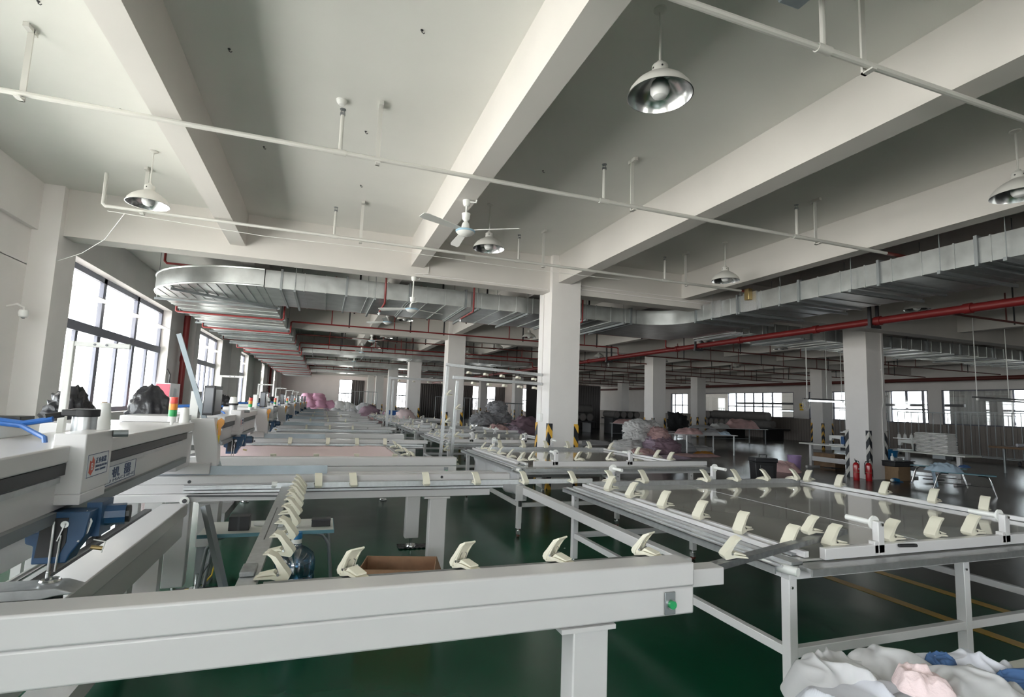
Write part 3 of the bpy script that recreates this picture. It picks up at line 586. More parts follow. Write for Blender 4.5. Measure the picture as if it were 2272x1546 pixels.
# ================================================================== QUILTING MACHINES
def make_machine(detail=True):
    # local origin: front beam front face, floor level
    t = thing('quilting_machine', '', 'sewing machine')
    fb = obj('front_beam', MB().box(-2.3, 1.5, 0, .125, .885, .98).box(-2.3, 1.5, .004, .12, .775, .884), 'white', t, bevel=.008)
    for x, yy in ((-1.45, 0), (1.03, 0), (1.03, 2.83), (-1.0, 2.98), (-1.8, 2.83)):
        if 1:
            lg = obj('leg', MB().box(x-.075, x+.075, yy+.012, yy+.118, .10, .755), 'white', t, bevel=.006)
            obj('cap_plate', MB().box(x-.13, x+.10, yy, yy+.13, .755, .772), 'white', lg)
            obj('levelling_foot', MB().cyl((x, yy+.06, .03), (x, yy+.06, .10), .014, 10).lathe([(0, .03), (.05, .03), (.06, .012), (.06, 0.006)], (x, yy+.06, 0), 20), 'steel', lg)
    bp = obj('button_plate', MB().box(1.352, 1.402, -.006, 0, .785, .872), 'galvdark', t, bevel=.002)
    obj('push_button', MB().cyl((1.38, -.022, .826), (1.38, -.006, .826), .016, 20), 'green', bp); obj('button_ring', MB().cyl((1.38, -.012, .826), (1.38, -.004, .826), .021, 20), 'steel', bp)
    # rear rail
    ry = 2.83
    obj('rear_rail', MB().box(-1.6, 1.70, ry+.02, ry+.12, .905, .965).box(-1.6, 1.50, ry+.0, ry+.10, .775, .835).box(-1.6, 1.5, ry+.03, ry+.12, .835, .905), 'white', t, bevel=.005)
    obj('rail_track', MB().box(-.95, 1.62, ry-.012, ry+.03, .868, .888).box(-.95, 1.62, ry-.018, ry+.03, .845, .862).box(-.95, 1.62, ry-.002, ry+.03, .888, .897), 'alu', t)
    obj('rail_bolt_hole', MB().cyl((-.92, ry+.015, .925), (-.92, ry+.03, .925), .012, 12), 'dark', t); obj('rail_bolt_hole', MB().cyl((1.05, ry+.015, .94), (1.05, ry+.03, .94), .012, 12), 'dark', t)
    obj('cover_sheet', MB().box(-1.65, .08, ry+.11, ry+.116, .965, 1.035), 'galvflat', t)
    obj('back_rail', MB().box(-1.6, 1.62, ry+.24, ry+.34, .90, .955), 'white', t, bevel=.005)
    # lower arms (along y) carrying the shuttle drive
    for x0, x1 in ((-1.12, -.91), (-1.87, -1.66)):
        obj('bed_beam', MB().box(x0+.04, x1, .12, ry+.0, .68, .77).box(x0, x1-.02, .12, ry, .52, .68), 'white', t, bevel=.006)
    obj('bed_rail', MB().box(-1.165, -1.12, .2, ry-.1, .72, .752), 'dark', t)
    obj('guide_rod', MB().cyl((-1.19, .2, .775), (-1.19, ry-.35, .775), .016, 12), 'steel', t)
    for k in range(5): obj('rod_support', MB().box(-1.21, -1.165, .5+.45*k, .58+.45*k, .72, .768), 'dark', t)
    obj('side_plate', MB().box(-1.22, -1.0, 1.9, 2.0, .10, .52), 'white', t); obj('side_plate', MB().box(-1.2, -1.0, 2.55, 2.65, .1, .52), 'white', t)
    obj('bed_strut', MB().box(-1.2, -1.0, 1.2, 2.65, .10, .2), 'white', t)
    pl = obj('pulley', MB().cyl((-.93, ry-.03, .79), (-.93, ry+.0, .79), .033, 24), 'plastic_white', t); obj('pulley_bore', MB().cyl((-.93, ry-.034, .79), (-.93, ry-.029, .79), .016, 16), 'dark', pl)
    pl = obj('pulley', MB().cyl((-1.40, 2.3, .82), (-1.40, 2.33, .82), .042, 24), 'plastic_white', t); obj('pulley_bore', MB().cyl((-1.40, 2.294, .82), (-1.40, 2.301, .82), .018, 16), 'dark', pl)
    obj('pulley_bracket', MB().box(-1.42, -1.32, 2.34, 2.36, .80, .91), 'galvflat', t)
    obj('drive_chain', MB().bar((-.92, ry-.02, .825), (-.25, ry-.02, .81), .012, .010), 'dark', t)
    # gantry
    g = obj('gantry_beam', MB().box(-1.26, -.90, -.05, 2.72, 1.32, 1.385).box(-1.26, -.93, -.05, 2.72, 1.10, 1.32), 'white', t, bevel=.006)
    obj('gantry_rail', MB().box(-.93, -.905, -.05, 2.55, 1.275, 1.318), 'dark', g)
    obj('ruler_strip', MB().box(-.93, -.918, -.05, 2.5, 1.245, 1.266), 'alu', g)
    obj('lower_rail', MB().box(-.93, -.905, -.05, 2.6, 1.10, 1.14), 'galvdark', g)
    # zheng bu plate lettering, laid on the right side face
    sg = obj('maker_plate', MB().box(-.93, -.922, .75, 1.52, 1.155, 1.245), 'signw', g)
    obj('plate_border', MB().box(-.9225, -.921, .75, 1.52, 1.155, 1.159).box(-.9225, -.921, .75, 1.52, 1.241, 1.245).box(-.9225, -.921, 1.514, 1.52, 1.155, 1.245), 'signt', sg)
    # (strokes in a unit square, u to the right = +y, v up)
    CH = {'zheng': [((.1, .92), (.9, .92)), ((.5, .92), (.5, .05)), ((.5, .5), (.85, .5)), ((.22, .55), (.22, .05)), ((.02, .05), (.98, .05))],
          'bu': [((.5, 1), (.5, .6)), ((.5, .82), (.85, .82)), ((.22, .85), (.22, .6)), ((.02, .6), (.98, .6)), ((.5, .6), (.5, .22)), ((.25, .5), (.12, .32)), ((.85, .48), (.6, .15)), ((.6, .15), (.1, 0))],
          'ji': [((.02, .72), (.42, .72)), ((.22, 1), (.22, 0)), ((.22, .65), (.04, .35)), ((.22, .62), (.4, .42)), ((.55, .9), (.55, .3)), ((.55, .3), (.42, .02)), ((.55, .9), (.8, .9)), ((.8, .9), (.8, .08)), ((.8, .08), (1, .08)), ((1, .08), (1, .22))],
          'qi': [((.1, .95), (.42, .95)), ((.1, .68), (.42, .68)), ((.1, .95), (.1, .68)), ((.42, .95), (.42, .68)), ((.58, .95), (.9, .95)), ((.58, .68), (.9, .68)), ((.58, .95), (.58, .68)), ((.9, .95), (.9, .68)), ((.02, .5), (.98, .5)), ((.5, .62), (.5, .5)), ((.5, .5), (.1, .36)), ((.5, .5), (.9, .36)),
                 ((.1, .3), (.42, .3)), ((.1, .02), (.42, .02)), ((.1, .3), (.1, .02)), ((.42, .3), (.42, .02)), ((.58, .3), (.9, .3)), ((.58, .02), (.9, .02)), ((.58, .3), (.58, .02)), ((.9, .3), (.9, .02))]}
    def chars(parent, seq, u0, v0, size, gap, mapf, thick, m, name='lettering'):
        for i, c in enumerate(seq):
            mb = MB()
            for (a, b), (c_, d) in CH[c]:
                mb.bar(mapf(u0+i*(size+gap)+a*size, v0+b*size), mapf(u0+i*(size+gap)+c_*size, v0+d*size), thick, thick)
            obj(name, mb, m, parent)
    chars(sg, ['zheng', 'bu', 'ji', 'qi'], 0, 0, 1.0, .75, lambda u, v: (-.9215, .86+u*.092, 1.186+v*.048), .0065, 'signt')
    def text(parent, s, mtx, size, m, name='lettering'):
        c = bpy.data.curves.new(name, 'FONT'); c.body = s; c.size = size; c.extrude = .0006; c.materials.append(M[m])
        o = bpy.data.objects.new(name, c); COL.objects.link(o); dg = bpy.context.evaluated_depsgraph_get(); dg.update()
        me = bpy.data.meshes.new_from_object(o.evaluated_get(dg)); bpy.data.objects.remove(o)
        q = bpy.data.objects.new(name, me); COL.objects.link(q); q.parent = parent; q.matrix_local = mtx; return q
    MX = Matrix(((0, 0, 1, -.9212), (1, 0, 0, 0), (0, 1, 0, 0), (0, 0, 0, 1)))
    q = text(sg, 'ZHENGBU MACHINE', Matrix.Translation((0, .84, 1.166)) @ MX @ Matrix.Diagonal((3.6, 1, 1, 1)), .02, 'signt')
    # uprights at the far end
    obj('gantry_column', MB().box(-1.22, -.95, 2.55, 2.95, 1.04, 1.30), 'white', t, bevel=.005)
    obj('gantry_column', MB().prism([(-.98, 1.40), (-.81, 1.41), (-.77, 1.20), (-.76, 1.03), (-.90, 1.03)], 2.96, 3.10), 'white2', t, bevel=.004)
    obj('gantry_carriage', MB().box(-1.25, -.8, 2.9, 3.12, .975, 1.06), 'white', t, bevel=.005)
    obj('top_housing', MB().box(-1.35, -.99, 2.62, 3.05, 1.385, 1.43).box(-1.7, -1.0, 2.3, 2.9, 1.30, 1.383), 'white2', t, bevel=.006)
    # head
    h = obj('head_box', MB().box(-.955, -.85, .63, .91, 1.20, 1.43).prism([(-.955, 1.16), (-.85, 1.16), (-.85, 1.2), (-.955, 1.2)], .63, .88), 'white2', t, bevel=.004)
    lb = obj('logo_plate', MB().box(-.8495, -.848, .66, .87, 1.255, 1.345), 'signw', h)
    obj('plate_border', MB().box(-.848, -.8472, .66, .87, 1.255, 1.2575).box(-.848, -.8472, .66, .87, 1.3425, 1.345).box(-.848, -.8472, .66, .6625, 1.255, 1.345).box(-.848, -.8472, .8675, .87, 1.255, 1.345), 'signt', lb)
    obj('logo', MB(Matrix(((0, 0, 1, 0), (1, 0, 0, 0), (0, 1, 0, 0), (0, 0, 0, 1)))).add([(.675, 1.275, -.8472), (.70, 1.262, -.8472), (.728, 1.285, -.8472), (.728, 1.318, -.8472), (.705, 1.338, -.8472), (.70, 1.315, -.8472), (.682, 1.322, -.8472)], [(0, 1, 2, 3, 4, 5, 6)]), 'signr', lb)
    q = text(lb, 'B', Matrix.Translation((0, .693, 1.283)) @ Matrix(((0, 0, 1, -.8468), (1, 0, 0, 0), (0, 1, 0, 0), (0, 0, 0, 1))), .04, 'signw')
    chars(lb, ['zheng', 'bu', 'ji', 'qi'], .74, 1.305, .022, .006, lambda u, v: (-.847, u, v), .0022, 'signt')
    text(lb, 'ZHENGBU MACHINE', Matrix.Translation((0, .74, 1.288)) @ Matrix(((0, 0, 1, -.847), (1, 0, 0, 0), (0, 1, 0, 0), (0, 0, 0, 1))), .013, 'signt')
    text(lb, 'SEWING  EQUIPMENT', Matrix.Translation((0, .74, 1.274)) @ Matrix(((0, 0, 1, -.847), (1, 0, 0, 0), (0, 1, 0, 0), (0, 0, 0, 1))), .011, 'signt')
    mo = obj('head_motor', MB().cyl((-.985, .98, 1.385), (-.985, .98, 1.49), .045, 28), 'alu', t)
    obj('motor_cap', MB().cyl((-.985, .98, 1.482), (-.985, .98, 1.515), .053, 28).box(-1.055, -.99, .93, 1.0, 1.484, 1.512), 'black', mo, bevel=.004)
    obj('motor_connector', MB().cyl((-1.06, .97, 1.49), (-1.11, .93, 1.478), .013, 12), 'black', mo)
    obj('head_knob', MB().cyl((-.85, .90, 1.415), (-.80, .92, 1.415), .016, 12), 'galvdark', t)
    # blue sewing head
    yc = .60; n_ = obj('needle_head', MB().prism([(-.955, 1.14), (-.80, 1.14), (-.81, 1.05), (-.85, .985), (-.86, .955), (-.965, .955), (-.965, 1.02), (-.99, 1.03), (-.995, 1.06), (-.955, 1.07)], yc, yc+.10), 'blue', t, bevel=.004)
    obj('face_opening', MB().prism([(-.945, 1.12), (-.865, 1.12), (-.865, 1.03), (-.885, .98), (-.955, .98)], yc-.004, yc+.001), 'black', n_)
    obj('needle_bar', MB().cyl((-.905, yc-.01, 1.11), (-.905, yc-.01, .93), .005, 10).cyl((-.88, yc-.01, 1.06), (-.885, yc-.01, .93), .004, 10).bar((-.87, yc-.012, 1.10), (-.888, yc-.012, 1.04), .004, .012), 'steel', n_)
    obj('take_up_wheel', MB().cyl((-.872, yc-.012, 1.098), (-.872, yc+.002, 1.098), .013, 18), 'steel', n_)
    obj('tension_post', MB().cyl((-.80, yc+.04, 1.0), (-.76, yc+.05, .99), .008, 10), 'brass' if 'brass' in M else 'galvdark', n_)
    obj('solenoid', MB().cyl((-.83, yc+.14, 1.10), (-.73, yc+.16, 1.10), .042, 10).box(-.84, -.79, yc+.08, yc+.2, 1.03, 1.16), 'blue', n_)
    obj('solenoid_cap', MB().cyl((-.745, yc+.158, 1.10), (-.715, yc+.162, 1.10), .034, 10), 'black', n_)
    obj('air_tube', MB().tube([(-.82, yc+.02, 1.14), (-.80, yc+.02, 1.10), (-.81, yc+.02, 1.06), (-.83, yc+.0, 1.03)], .004, 6).tube([(-.79, yc+.03, 1.03), (-.75, yc+.03, 1.02), (-.76, yc+.03, .98)], .0025, 5), 'plastic_white', n_)
    obj('presser_foot', MB().cyl((-.905, yc-.01, .93), (-.905, yc-.01, .90), .007, 10).lathe([(.03, 0), (.034, .006), (.03, .012)], (-.895, yc-.01, .893), 20), 'steel', n_)
    # cylinder bed
    bd = obj('needle_bed', MB().prism([(-1.6, .885), (-.86, .885), (-.80, .862), (-.86, .855), (-.90, .848), (-1.6, .848)], yc-.06, yc+.06), 'alu', t, bevel=.004)
    obj('hook_assembly', MB().box(-1.0, -.87, yc-.04, yc+.05, .80, .848).box(-1.2, -1.03, yc-.03, yc+.04, .79, .848).cyl((-.93, yc-.05, .82), (-.93, yc+.05, .82), .026, 16), 'black', bd, bevel=.004)
    obj('bed_casing', MB().box(-1.9, -1.6, yc-.12, yc+.12, .77, .92), 'white', t)
    # thread stand
    ts = obj('thread_stand', MB().box(-1.215, -1.185, 1.32, 1.35, 1.385, 1.84).box(-1.215, -.95, 1.325, 1.345, 1.815, 1.84), 'plastic_white', t, bevel=.003)
    obj('guide_hole', MB().cyl((-1.10, 1.322, 1.828), (-1.10, 1.348, 1.828), .006, 10), 'screen', ts); obj('guide_hole', MB().cyl((-1.05, 1.322, 1.828), (-1.05, 1.348, 1.828), .006, 10), 'screen', ts)
    tw = obj('signal_tower', MB().cyl((-.96, 2.33, 1.385), (-.96, 2.33, 1.41), .010, 12).cyl((-.96, 2.33, 1.405), (-.96, 2.33, 1.44), .024, 20), 'plastic_white', t)
    for k, m in enumerate(('lgr', 'lor', 'lred')): obj('signal_lens', MB().cyl((-.96, 2.33, 1.44+.044*k), (-.96, 2.33, 1.483+.044*k), .026, 24), m, tw)
    mn = obj('monitor', MB().box(-.91, -.83, 3.0, 3.35, 1.43, 1.67), 'dark', t, bevel=.005); obj('screen', MB().box(-.829, -.827, 3.03, 3.32, 1.46, 1.64), 'screen', mn); obj('screen', MB().box(-.90, -.84, 2.997, 2.999, 1.45, 1.65), 'screen', mn)
    obj('monitor_post', MB().box(-1.02, -.96, 3.1, 3.2, 1.40, 1.62), 'plastic_white', t)
    obj('air_hose', MB().tube([(-1.6, .9, 1.45), (-1.35, .95, 1.47), (-1.18, .93, 1.45), (-1.08, .93, 1.47)], .012, 8).tube([(-1.6, .88, 1.44), (-1.35, .93, 1.46), (-1.18, .92, 1.44), (-1.05, .8, 1.40), (-.98, .66, 1.33), (-.965, .64, 1.28)], .010, 8), 'bluehose', t)
    obj('valve_block', MB().box(-1.7, -1.25, .9, 1.25, 1.385, 1.44), 'plastic_white', t, bevel=.004); obj('valve_manifold', MB().box(-1.62, -1.22, 1.0, 1.12, 1.44, 1.475), 'black', t, bevel=.003)
    hk = obj('hook_strap', MB().prism([(-.80, 1.35), (-.795, 1.39), (-.77, 1.41), (-.745, 1.39), (-.745, 1.36), (-.765, 1.33), (-.765, 1.27), (-.785, 1.27), (-.785, 1.33)], 3.02, 3.03), 'orange', t)
    obj('hanging_cable', MB().tube([(-.775, 3.02, 1.27), (-.78, 3.02, 1.15), (-.77, 3.02, 1.05), (-.775, 3.02, .98)], .008, 6).tube([(-.79, 3.02, 1.36), (-.80, 3.02, 1.2), (-.785, 3.02, 1.0)], .004, 5), 'yellow', hk)
    return t
MP = 4.12
m1 = make_machine(); m1.location = (0, 1.87, 0)
m1['label'] = 'nearest white quilting machine, its long beam filling the bottom foreground'; m1['group'] = 'quilting machines in the left row'
machines = [m1]
for i in range(1, 7):
    machines.append(dup(m1, (0, 1.87+MP*i, 0), label=['', 'second white quilting machine, with pale pink cloth clamped in it', 'third white quilting machine in the row from the camera', 'fourth white quilting machine in the row from the camera', 'fifth white quilting machine in the row from the camera', 'sixth white quilting machine in the row from the camera', 'farthest white quilting machine, before the heaped bundles'][i], group='quilting machines in the left row'))
# thread cones (stand on the machines)
def cone(loc, label, r=.036, h=.115, m='plastic_white'):
    t = thing('thread_cone', label, 'thread', loc, group='thread cones on the machines'); obj('thread', MB().lathe([(0, 0), (r, 0), (r, .01), (r*.74, h), (r*.5, h+.004), (0, h+.004)], (0, 0, 0), 28), m, t); obj('core', MB().cyl((0, 0, h), (0, 0, h+.008), r*.3, 12), 'card2', t)
cone((-1.02, 3.16, 1.385), 'white thread cone behind the head motor of the nearest machine', .038, .15, 'plastic_white'); cone((-.95, 4.50, 1.385), 'white thread cone beside the signal tower of the nearest machine', .034, .105)
for i in range(1, 7):
    cone((-.98, 1.87+MP*i+.93, 1.505), 'white thread cone on top of the %s machine head' % ORD[i], .045, .07)
# black bin liners tied over the motors
def bagmesh(name, c, s, seed, m, ridge=.26, sub=4, parent=None, freq=2.2, drape=False):
    import bmesh
    bm = bmesh.new(); bmesh.ops.create_icosphere(bm, subdivisions=sub, radius=1)
    off = Vector((seed*3.7, seed*1.3, seed*2.1))
    for v in bm.verts:
        p = v.co.copy(); n = p.normalized(); q = p*freq+off
        w = Vector((noise.noise(q*.8), noise.noise(q*.8+Vector((9, 2, 4))), noise.noise(q*.8+Vector((3, 8, 1)))))*.9
        qs = Vector((p.x*2.2, p.y*2.2, p.z*5.5))+off+w
        d = (1-abs(noise.noise(q+w)))**3*ridge*1.2 + (1-abs(noise.noise(qs)))**4*ridge*.9 + (1-abs(noise.noise(qs*2.1)))**4*ridge*.4
        p = p + n*(d-ridge*.9)
        if p.z < -.35: p.z = -.35-(p.z+.35)*.12 if not drape else p.z; p.x *= 1.06; p.y *= 1.06
        v.co = Vector((p.x*s[0], p.y*s[1], p.z*s[2]))
    zm = min(v.co.z for v in bm.verts)
    me = bpy.data.meshes.new(name); bm.to_mesh(me); bm.free(); me.materials.append(M[m]); me.shade_smooth()
    o = bpy.data.objects.new(name, me); COL.objects.link(o); o.location = (c[0], c[1], c[2]-zm)
    if parent: o.parent = parent
    return o
def bag(c, s, label, cat, m, seed, group=None, name='fabric_bundle', **k):
    o = bagmesh(name, c, s, seed, m, **k); tag(o, label, cat, group); return o
bag((-1.86, 5.05, 1.33), (.13, .14, .20), 'black plastic bag tied over a part behind the left window corner', 'plastic bag', 'blackbag', 3, name='plastic_bag', ridge=.3)
bag((-1.31, 5.0, 1.36), (.14, .14, .205), 'round black plastic bag in front of the window, left of the signal tower', 'plastic bag', 'blackbag', 5, name='plastic_bag', ridge=.15)
for i in range(1, 4): bag((-1.45, 5.05+MP*i, 1.36), (.13, .14, .16), 'black plastic bag over the %s machine of the row' % ORD[i], 'plastic bag', 'blackbag', 7+i, name='plastic_bag', ridge=.25)
for i in range(4):
    tb = thing('side_rack', 'white rack carrying black bags beside the %s machine gantry' % (['nearest']+ORD[1:])[i], 'rack', (0, MP*i, 0), group='white racks between the machines')
    obj('shelf', MB().box(-2.1, -1.27, 4.90, 5.25, 1.29, 1.335), 'white', tb)
    for x in (-2.05, -1.35): obj('leg', MB().box(x-.03, x+.03, 5.03, 5.11, 0, 1.29), 'white', tb)
# aluminium clamp bar along y on machine 1, with clamps
t = thing('clamp_bar', 'grooved aluminium clamp bar lying across the nearest machine, full of cream clamps', 'bar', (0, 0, 0))
obj('bar', MB().box(-.255, -.185, 2.15, 4.55, .885, .905), 'alu', t); obj('groove', MB().box(-.224, -.219, 2.9, 3.7, .9052, .9062), 'dark', t)
obj('roller', MB().cyl((-.33, 4.62, .91), (-.29, 4.62, .91), .024, 16), 'plastic_white', t); obj('end_block', MB().box(-.255, -.20, 2.32, 2.44, .905, .925), 'alud', t, bevel=.004); obj('end_block', MB().box(-.26, -.17, 2.13, 2.30, .862, .884), 'dark', t)
for k, y in enumerate((2.28, 2.62, 2.93, 3.22, 3.48, 3.72, 3.94, 4.14, 4.32, 4.48)):
    clamp(-.135, y, .907, 180-8, 'cream spring clamp, %s from the camera on the bar crossing the nearest machine' % ORD[k], 'clamps on the crossing aluminium bar')
t = thing('clamp_bar', 'slanting aluminium clamp bar from the front beam end towards the big grey table', 'bar', (0, 0, 0))
obj('bar', MB().bar((1.62, 2.05, .875), (3.2, 2.55, .875), .05, .03), 'alud', t); obj('end_bracket', MB().box(1.50, 1.74, 1.97, 2.06, .84, .915), 'white', t, bevel=.004)
t = thing('clamp_bar', 'thin aluminium clamp bar hidden behind the nearest front beam', 'bar'); obj('bar', MB().box(-.15, 1.5, 2.045, 2.09, .93, .955), 'alud', t)
for k, (x, l) in enumerate(((.15, 'cream spring clamp above the cardboard box, behind the front beam'), (.57, 'cream spring clamp on the front beam right of the cardboard box'), (.97, 'cream spring clamp on the front beam, second from its right end'), (1.40, 'cream spring clamp near the right end of the front beam'))):
    clamp(x, 2.06, .965, -60, l, 'clamps behind the front beam')
clamp(1.95, 2.14, .90, -10, 'cream spring clamp beside the white bracket at the end of the front beam', 'clamps behind the front beam'); clamp(2.85, 2.47, .90, -10, 'cream spring clamp on the slanting bar, overlapping the table corner', 'clamps behind the front beam')
t = thing('clamp_bar', 'aluminium clamp bar along the rear rail of the nearest machine', 'bar')
obj('bar', MB().box(-.3, 2.5, 4.60, 4.64, .885, .925), 'alu', t)
for k, x in enumerate((.01, .28, .88, 1.32, 1.77, 2.26)):
    clamp(x, 4.585, .90, 90+4*k, 'cream spring clamp, %s from the left along the rear rail of the nearest machine' % ORD[k], 'clamps along the rear rail')

# ================================================================== GREY TABLES AT RIGHT OF THE MACHINES
def roller_post(parent, x, y, z, s):
    p = obj('roller_post', MB().box(x-.025, x+.025, y-.02, y+.02, z-.06, z+.12).box(x-.06, x-.025, y-.02, y+.02, z-.06, z+.01), 'white2', parent, bevel=.004)
    obj('roller', MB().cyl((x, y+s*.02, z+.105), (x, y+s*.20, z+.105), .017, 16).cyl((x, y+s*.02, z+.105), (x, y+s*.03, z+.105), .042, 24), 'plastic_white', p)
    obj('roller_bolt', MB().cyl((x, y-s*.03, z+.105), (x, y-s*.02, z+.105), .010, 6), 'steel', p)
def caster(parent, x, y):
    c = obj('caster', MB().cyl((x, y, .07), (x, y, .12), .012, 10).box(x-.018, x+.018, y-.03, y+.03, .03, .075), 'steel', parent)
    obj('wheel', MB().cyl((x-.011, y, .03), (x+.011, y, .03), .03, 20), 'darkred', c)
def make_table(x0, x1, y0, y1, z=.80, detail=True):
    t = thing('worktable', '', 'table')
    obj('tabletop', MB().box(x0+.10, x1-.04, y0+.04, y1-.04, z-.012, z), 'ttop', t)
    obj('top_seam', MB().box((x0+x1)/2-.15, (x0+x1)/2-.145, y0+.05, y1-.05, z, z+.001), 'alu', t)
    fr = obj('table_frame', MB().box(x0, x1, y0, y0+.05, z-.09, z-.02).box(x0, x1, y1-.05, y1, z-.09, z-.02).box(x0, x0+.05, y0+.05, y1-.05, z-.09, z-.02).box(x1-.05, x1, y0+.05, y1-.05, z-.09, z-.02), 'white2', t, bevel=.003)
    obj('side_tray', MB().box(x0-.10, x0+.02, y0, y1, z-.022, z-.012).box(x0-.10, x0-.09, y0, y1, z-.05, z-.012).box(x0-.055, x0-.045, y0, y1, z-.012, z-.004).box(x0+.02, x0+.10, y0, y1, z-.015, z+.002), 'alu', t)
    obj('front_profile', MB().box(x0+.05, x1, y0-.10, y0-.02, z-.03, z-.008).box(x0+.05, x1, y0-.105, y0-.095, z-.045, z-.008), 'alu', t)
    obj('corner_roller', MB().cyl((x0+.0, y0-.06, z-.03), (x0-.06, y0+.12, z-.03), .024, 16), 'plastic_white', t)
    for x in (x0+.03, x1-.35, (x0+x1)/2-.05):
        for y in (y0+.03, y1-.03):
            lg = obj('leg', MB().box(x-.028, x+.028, y-.028, y+.028, .10, z-.09), 'white2', t, bevel=.003); caster(lg, x, y)
            obj('bolt', MB().cyl((x-.012, y-.036, z-.13), (x-.012, y-.028, z-.13), .008, 8), 'steel', lg)
    for y in (y0+.03, y1-.03): obj('lower_rail', MB().box(x0+.055, x1-.35, y-.022, y+.022, .30, .35), 'white2', t, bevel=.003)
    for x in (x0+.03, x1-.35): obj('lower_rail', MB().box(x-.022, x+.022, y0+.06, y1-.06, .30, .35), 'white2', t, bevel=.003)
    return t
def clamp_frame(x0, x1, y0, y1, z, label, near=True):
    t = thing('clamping_template', label, 'template')
    obj('left_bar', MB().box(x0, x0+.035, y0, y1, z, z+.035).box(x0-.075, x0-.045, y0+.15, y1, z, z+.03), 'white2', t, bevel=.003)
    obj('left_slot', MB().box(x0-.04, x0-.006, y0+.05, y1, z, z+.012), 'alud', t)
    obj('right_bar', MB().box(x1-.035, x1, y0, y1, z, z+.035), 'white2', t, bevel=.003)
    obj('far_bar', MB().box(x0, x1, y1, y1+.045, z-.01, z+.045), 'alu', t); 
    obj('near_bar', MB().box(x0+.1, x1+.35, y0-.05, y0-.01, z-.005, z+.058), 'white2', t, bevel=.004)
    return t
T1 = make_table(2.45, 5.5, 2.28, 4.95); T1['label'] = 'big glossy grey table on white legs in the right foreground'; T1['group'] = 'grey tables beside the machines'
cf = clamp_frame(2.62, 5.50, 2.33, 4.90, .803, 'white clamp frame lying on the right foreground table')
for x, y, s in ((3.17, 2.30, 1), (4.36, 2.30, 1), (2.94, 4.99, -1), (4.26, 4.99, -1)): roller_post(cf, x, y, .87, s)
obj('handle', MB().cyl((3.30, 2.27, .85), (3.42, 2.25, .85), .010, 10), 'black', cf)
g = 'clamps on the right foreground table'
for k, y in enumerate((2.42, 2.80, 3.20, 3.62, 4.08, 4.46)): clamp(2.63, y, .845, 15, 'cream spring clamp, %s from the camera on the left bar of the foreground table' % ORD[k], g)
for k, x in enumerate((2.9, 3.38, 3.78, 4.15)): clamp(x, 2.36, .85+(.012 if k else 0), 0, 'cream spring clamp, %s from the left on the near bar of the foreground table' % ORD[k], g)
for k, x in enumerate((2.85, 3.25, 4.05, 4.47, 4.90, 5.35)): clamp(x, 4.90, .845, 105, 'cream spring clamp, %s from the left on the far bar of the foreground table' % ORD[k], g)
for k, y in enumerate((2.60, 3.02, 3.42, 3.88, 4.38, 4.78)): clamp(5.48, y, .842, 15, 'cream spring clamp, %s from the camera on the right bar of the foreground table' % ORD[k], g)
T2 = dup(T1, label='glossy grey table in front of the centre pillar, with lilac-grey cloth hanging below', group='grey tables beside the machines'); T2.location = (.0, 4.2, .0)
cf2 = clamp_frame(2.62, 5.20, 6.68, 9.1, .803, 'white clamp frame lying on the table before the centre pillar')
for x, y, s in ((3.05, 6.65, 1), (4.22, 6.65, 1), (2.95, 9.15, -1), (4.1, 9.15, -1)): roller_post(cf2, x, y, .87, s)
g = 'clamps on the table before the centre pillar'
for k, y in enumerate((6.9, 7.35, 7.8, 8.3, 8.7)): clamp(2.66, y, .845, -20, 'cream spring clamp, %s from the camera on the left bar of the middle table' % ORD[k], g)
for k, x in enumerate((2.75, 3.45, 3.95)): clamp(x, 6.72, .87, -60, 'cream spring clamp, %s from the left on the near bar of the middle table' % ORD[k], g)
for k, x in enumerate((3.05, 3.5, 3.95, 4.4, 4.85)): clamp(x, 9.12, .845, 95, 'cream spring clamp, %s from the left on the far bar of the middle table' % ORD[k], g)
for k, y in enumerate((7.0, 7.35, 7.9, 8.8)): clamp(5.18, y, .845, 15, 'cream spring clamp, %s from the camera on the right bar of the middle table' % ORD[k], g)
c = MB(); n = 24; vs = []; fs = []
for i in range(n+1):
    for j, z in enumerate((.78, .6, .42, .36)): vs.append((2.52+.04*math.sin(i*1.1+j)*(j > 0)+.03*j, 6.6+2.4*i/n, z))
for i in range(n):
    for j in range(3): fs.append((i*4+j, (i+1)*4+j, (i+1)*4+j+1, i*4+j+1))
o = obj('hanging_cloth', MB().add(vs, fs), 'greyc'); tag(o, 'lilac-grey cloth hanging below the middle table', 'cloth'); o.modifiers.new('s', 'SOLIDIFY').thickness = .006
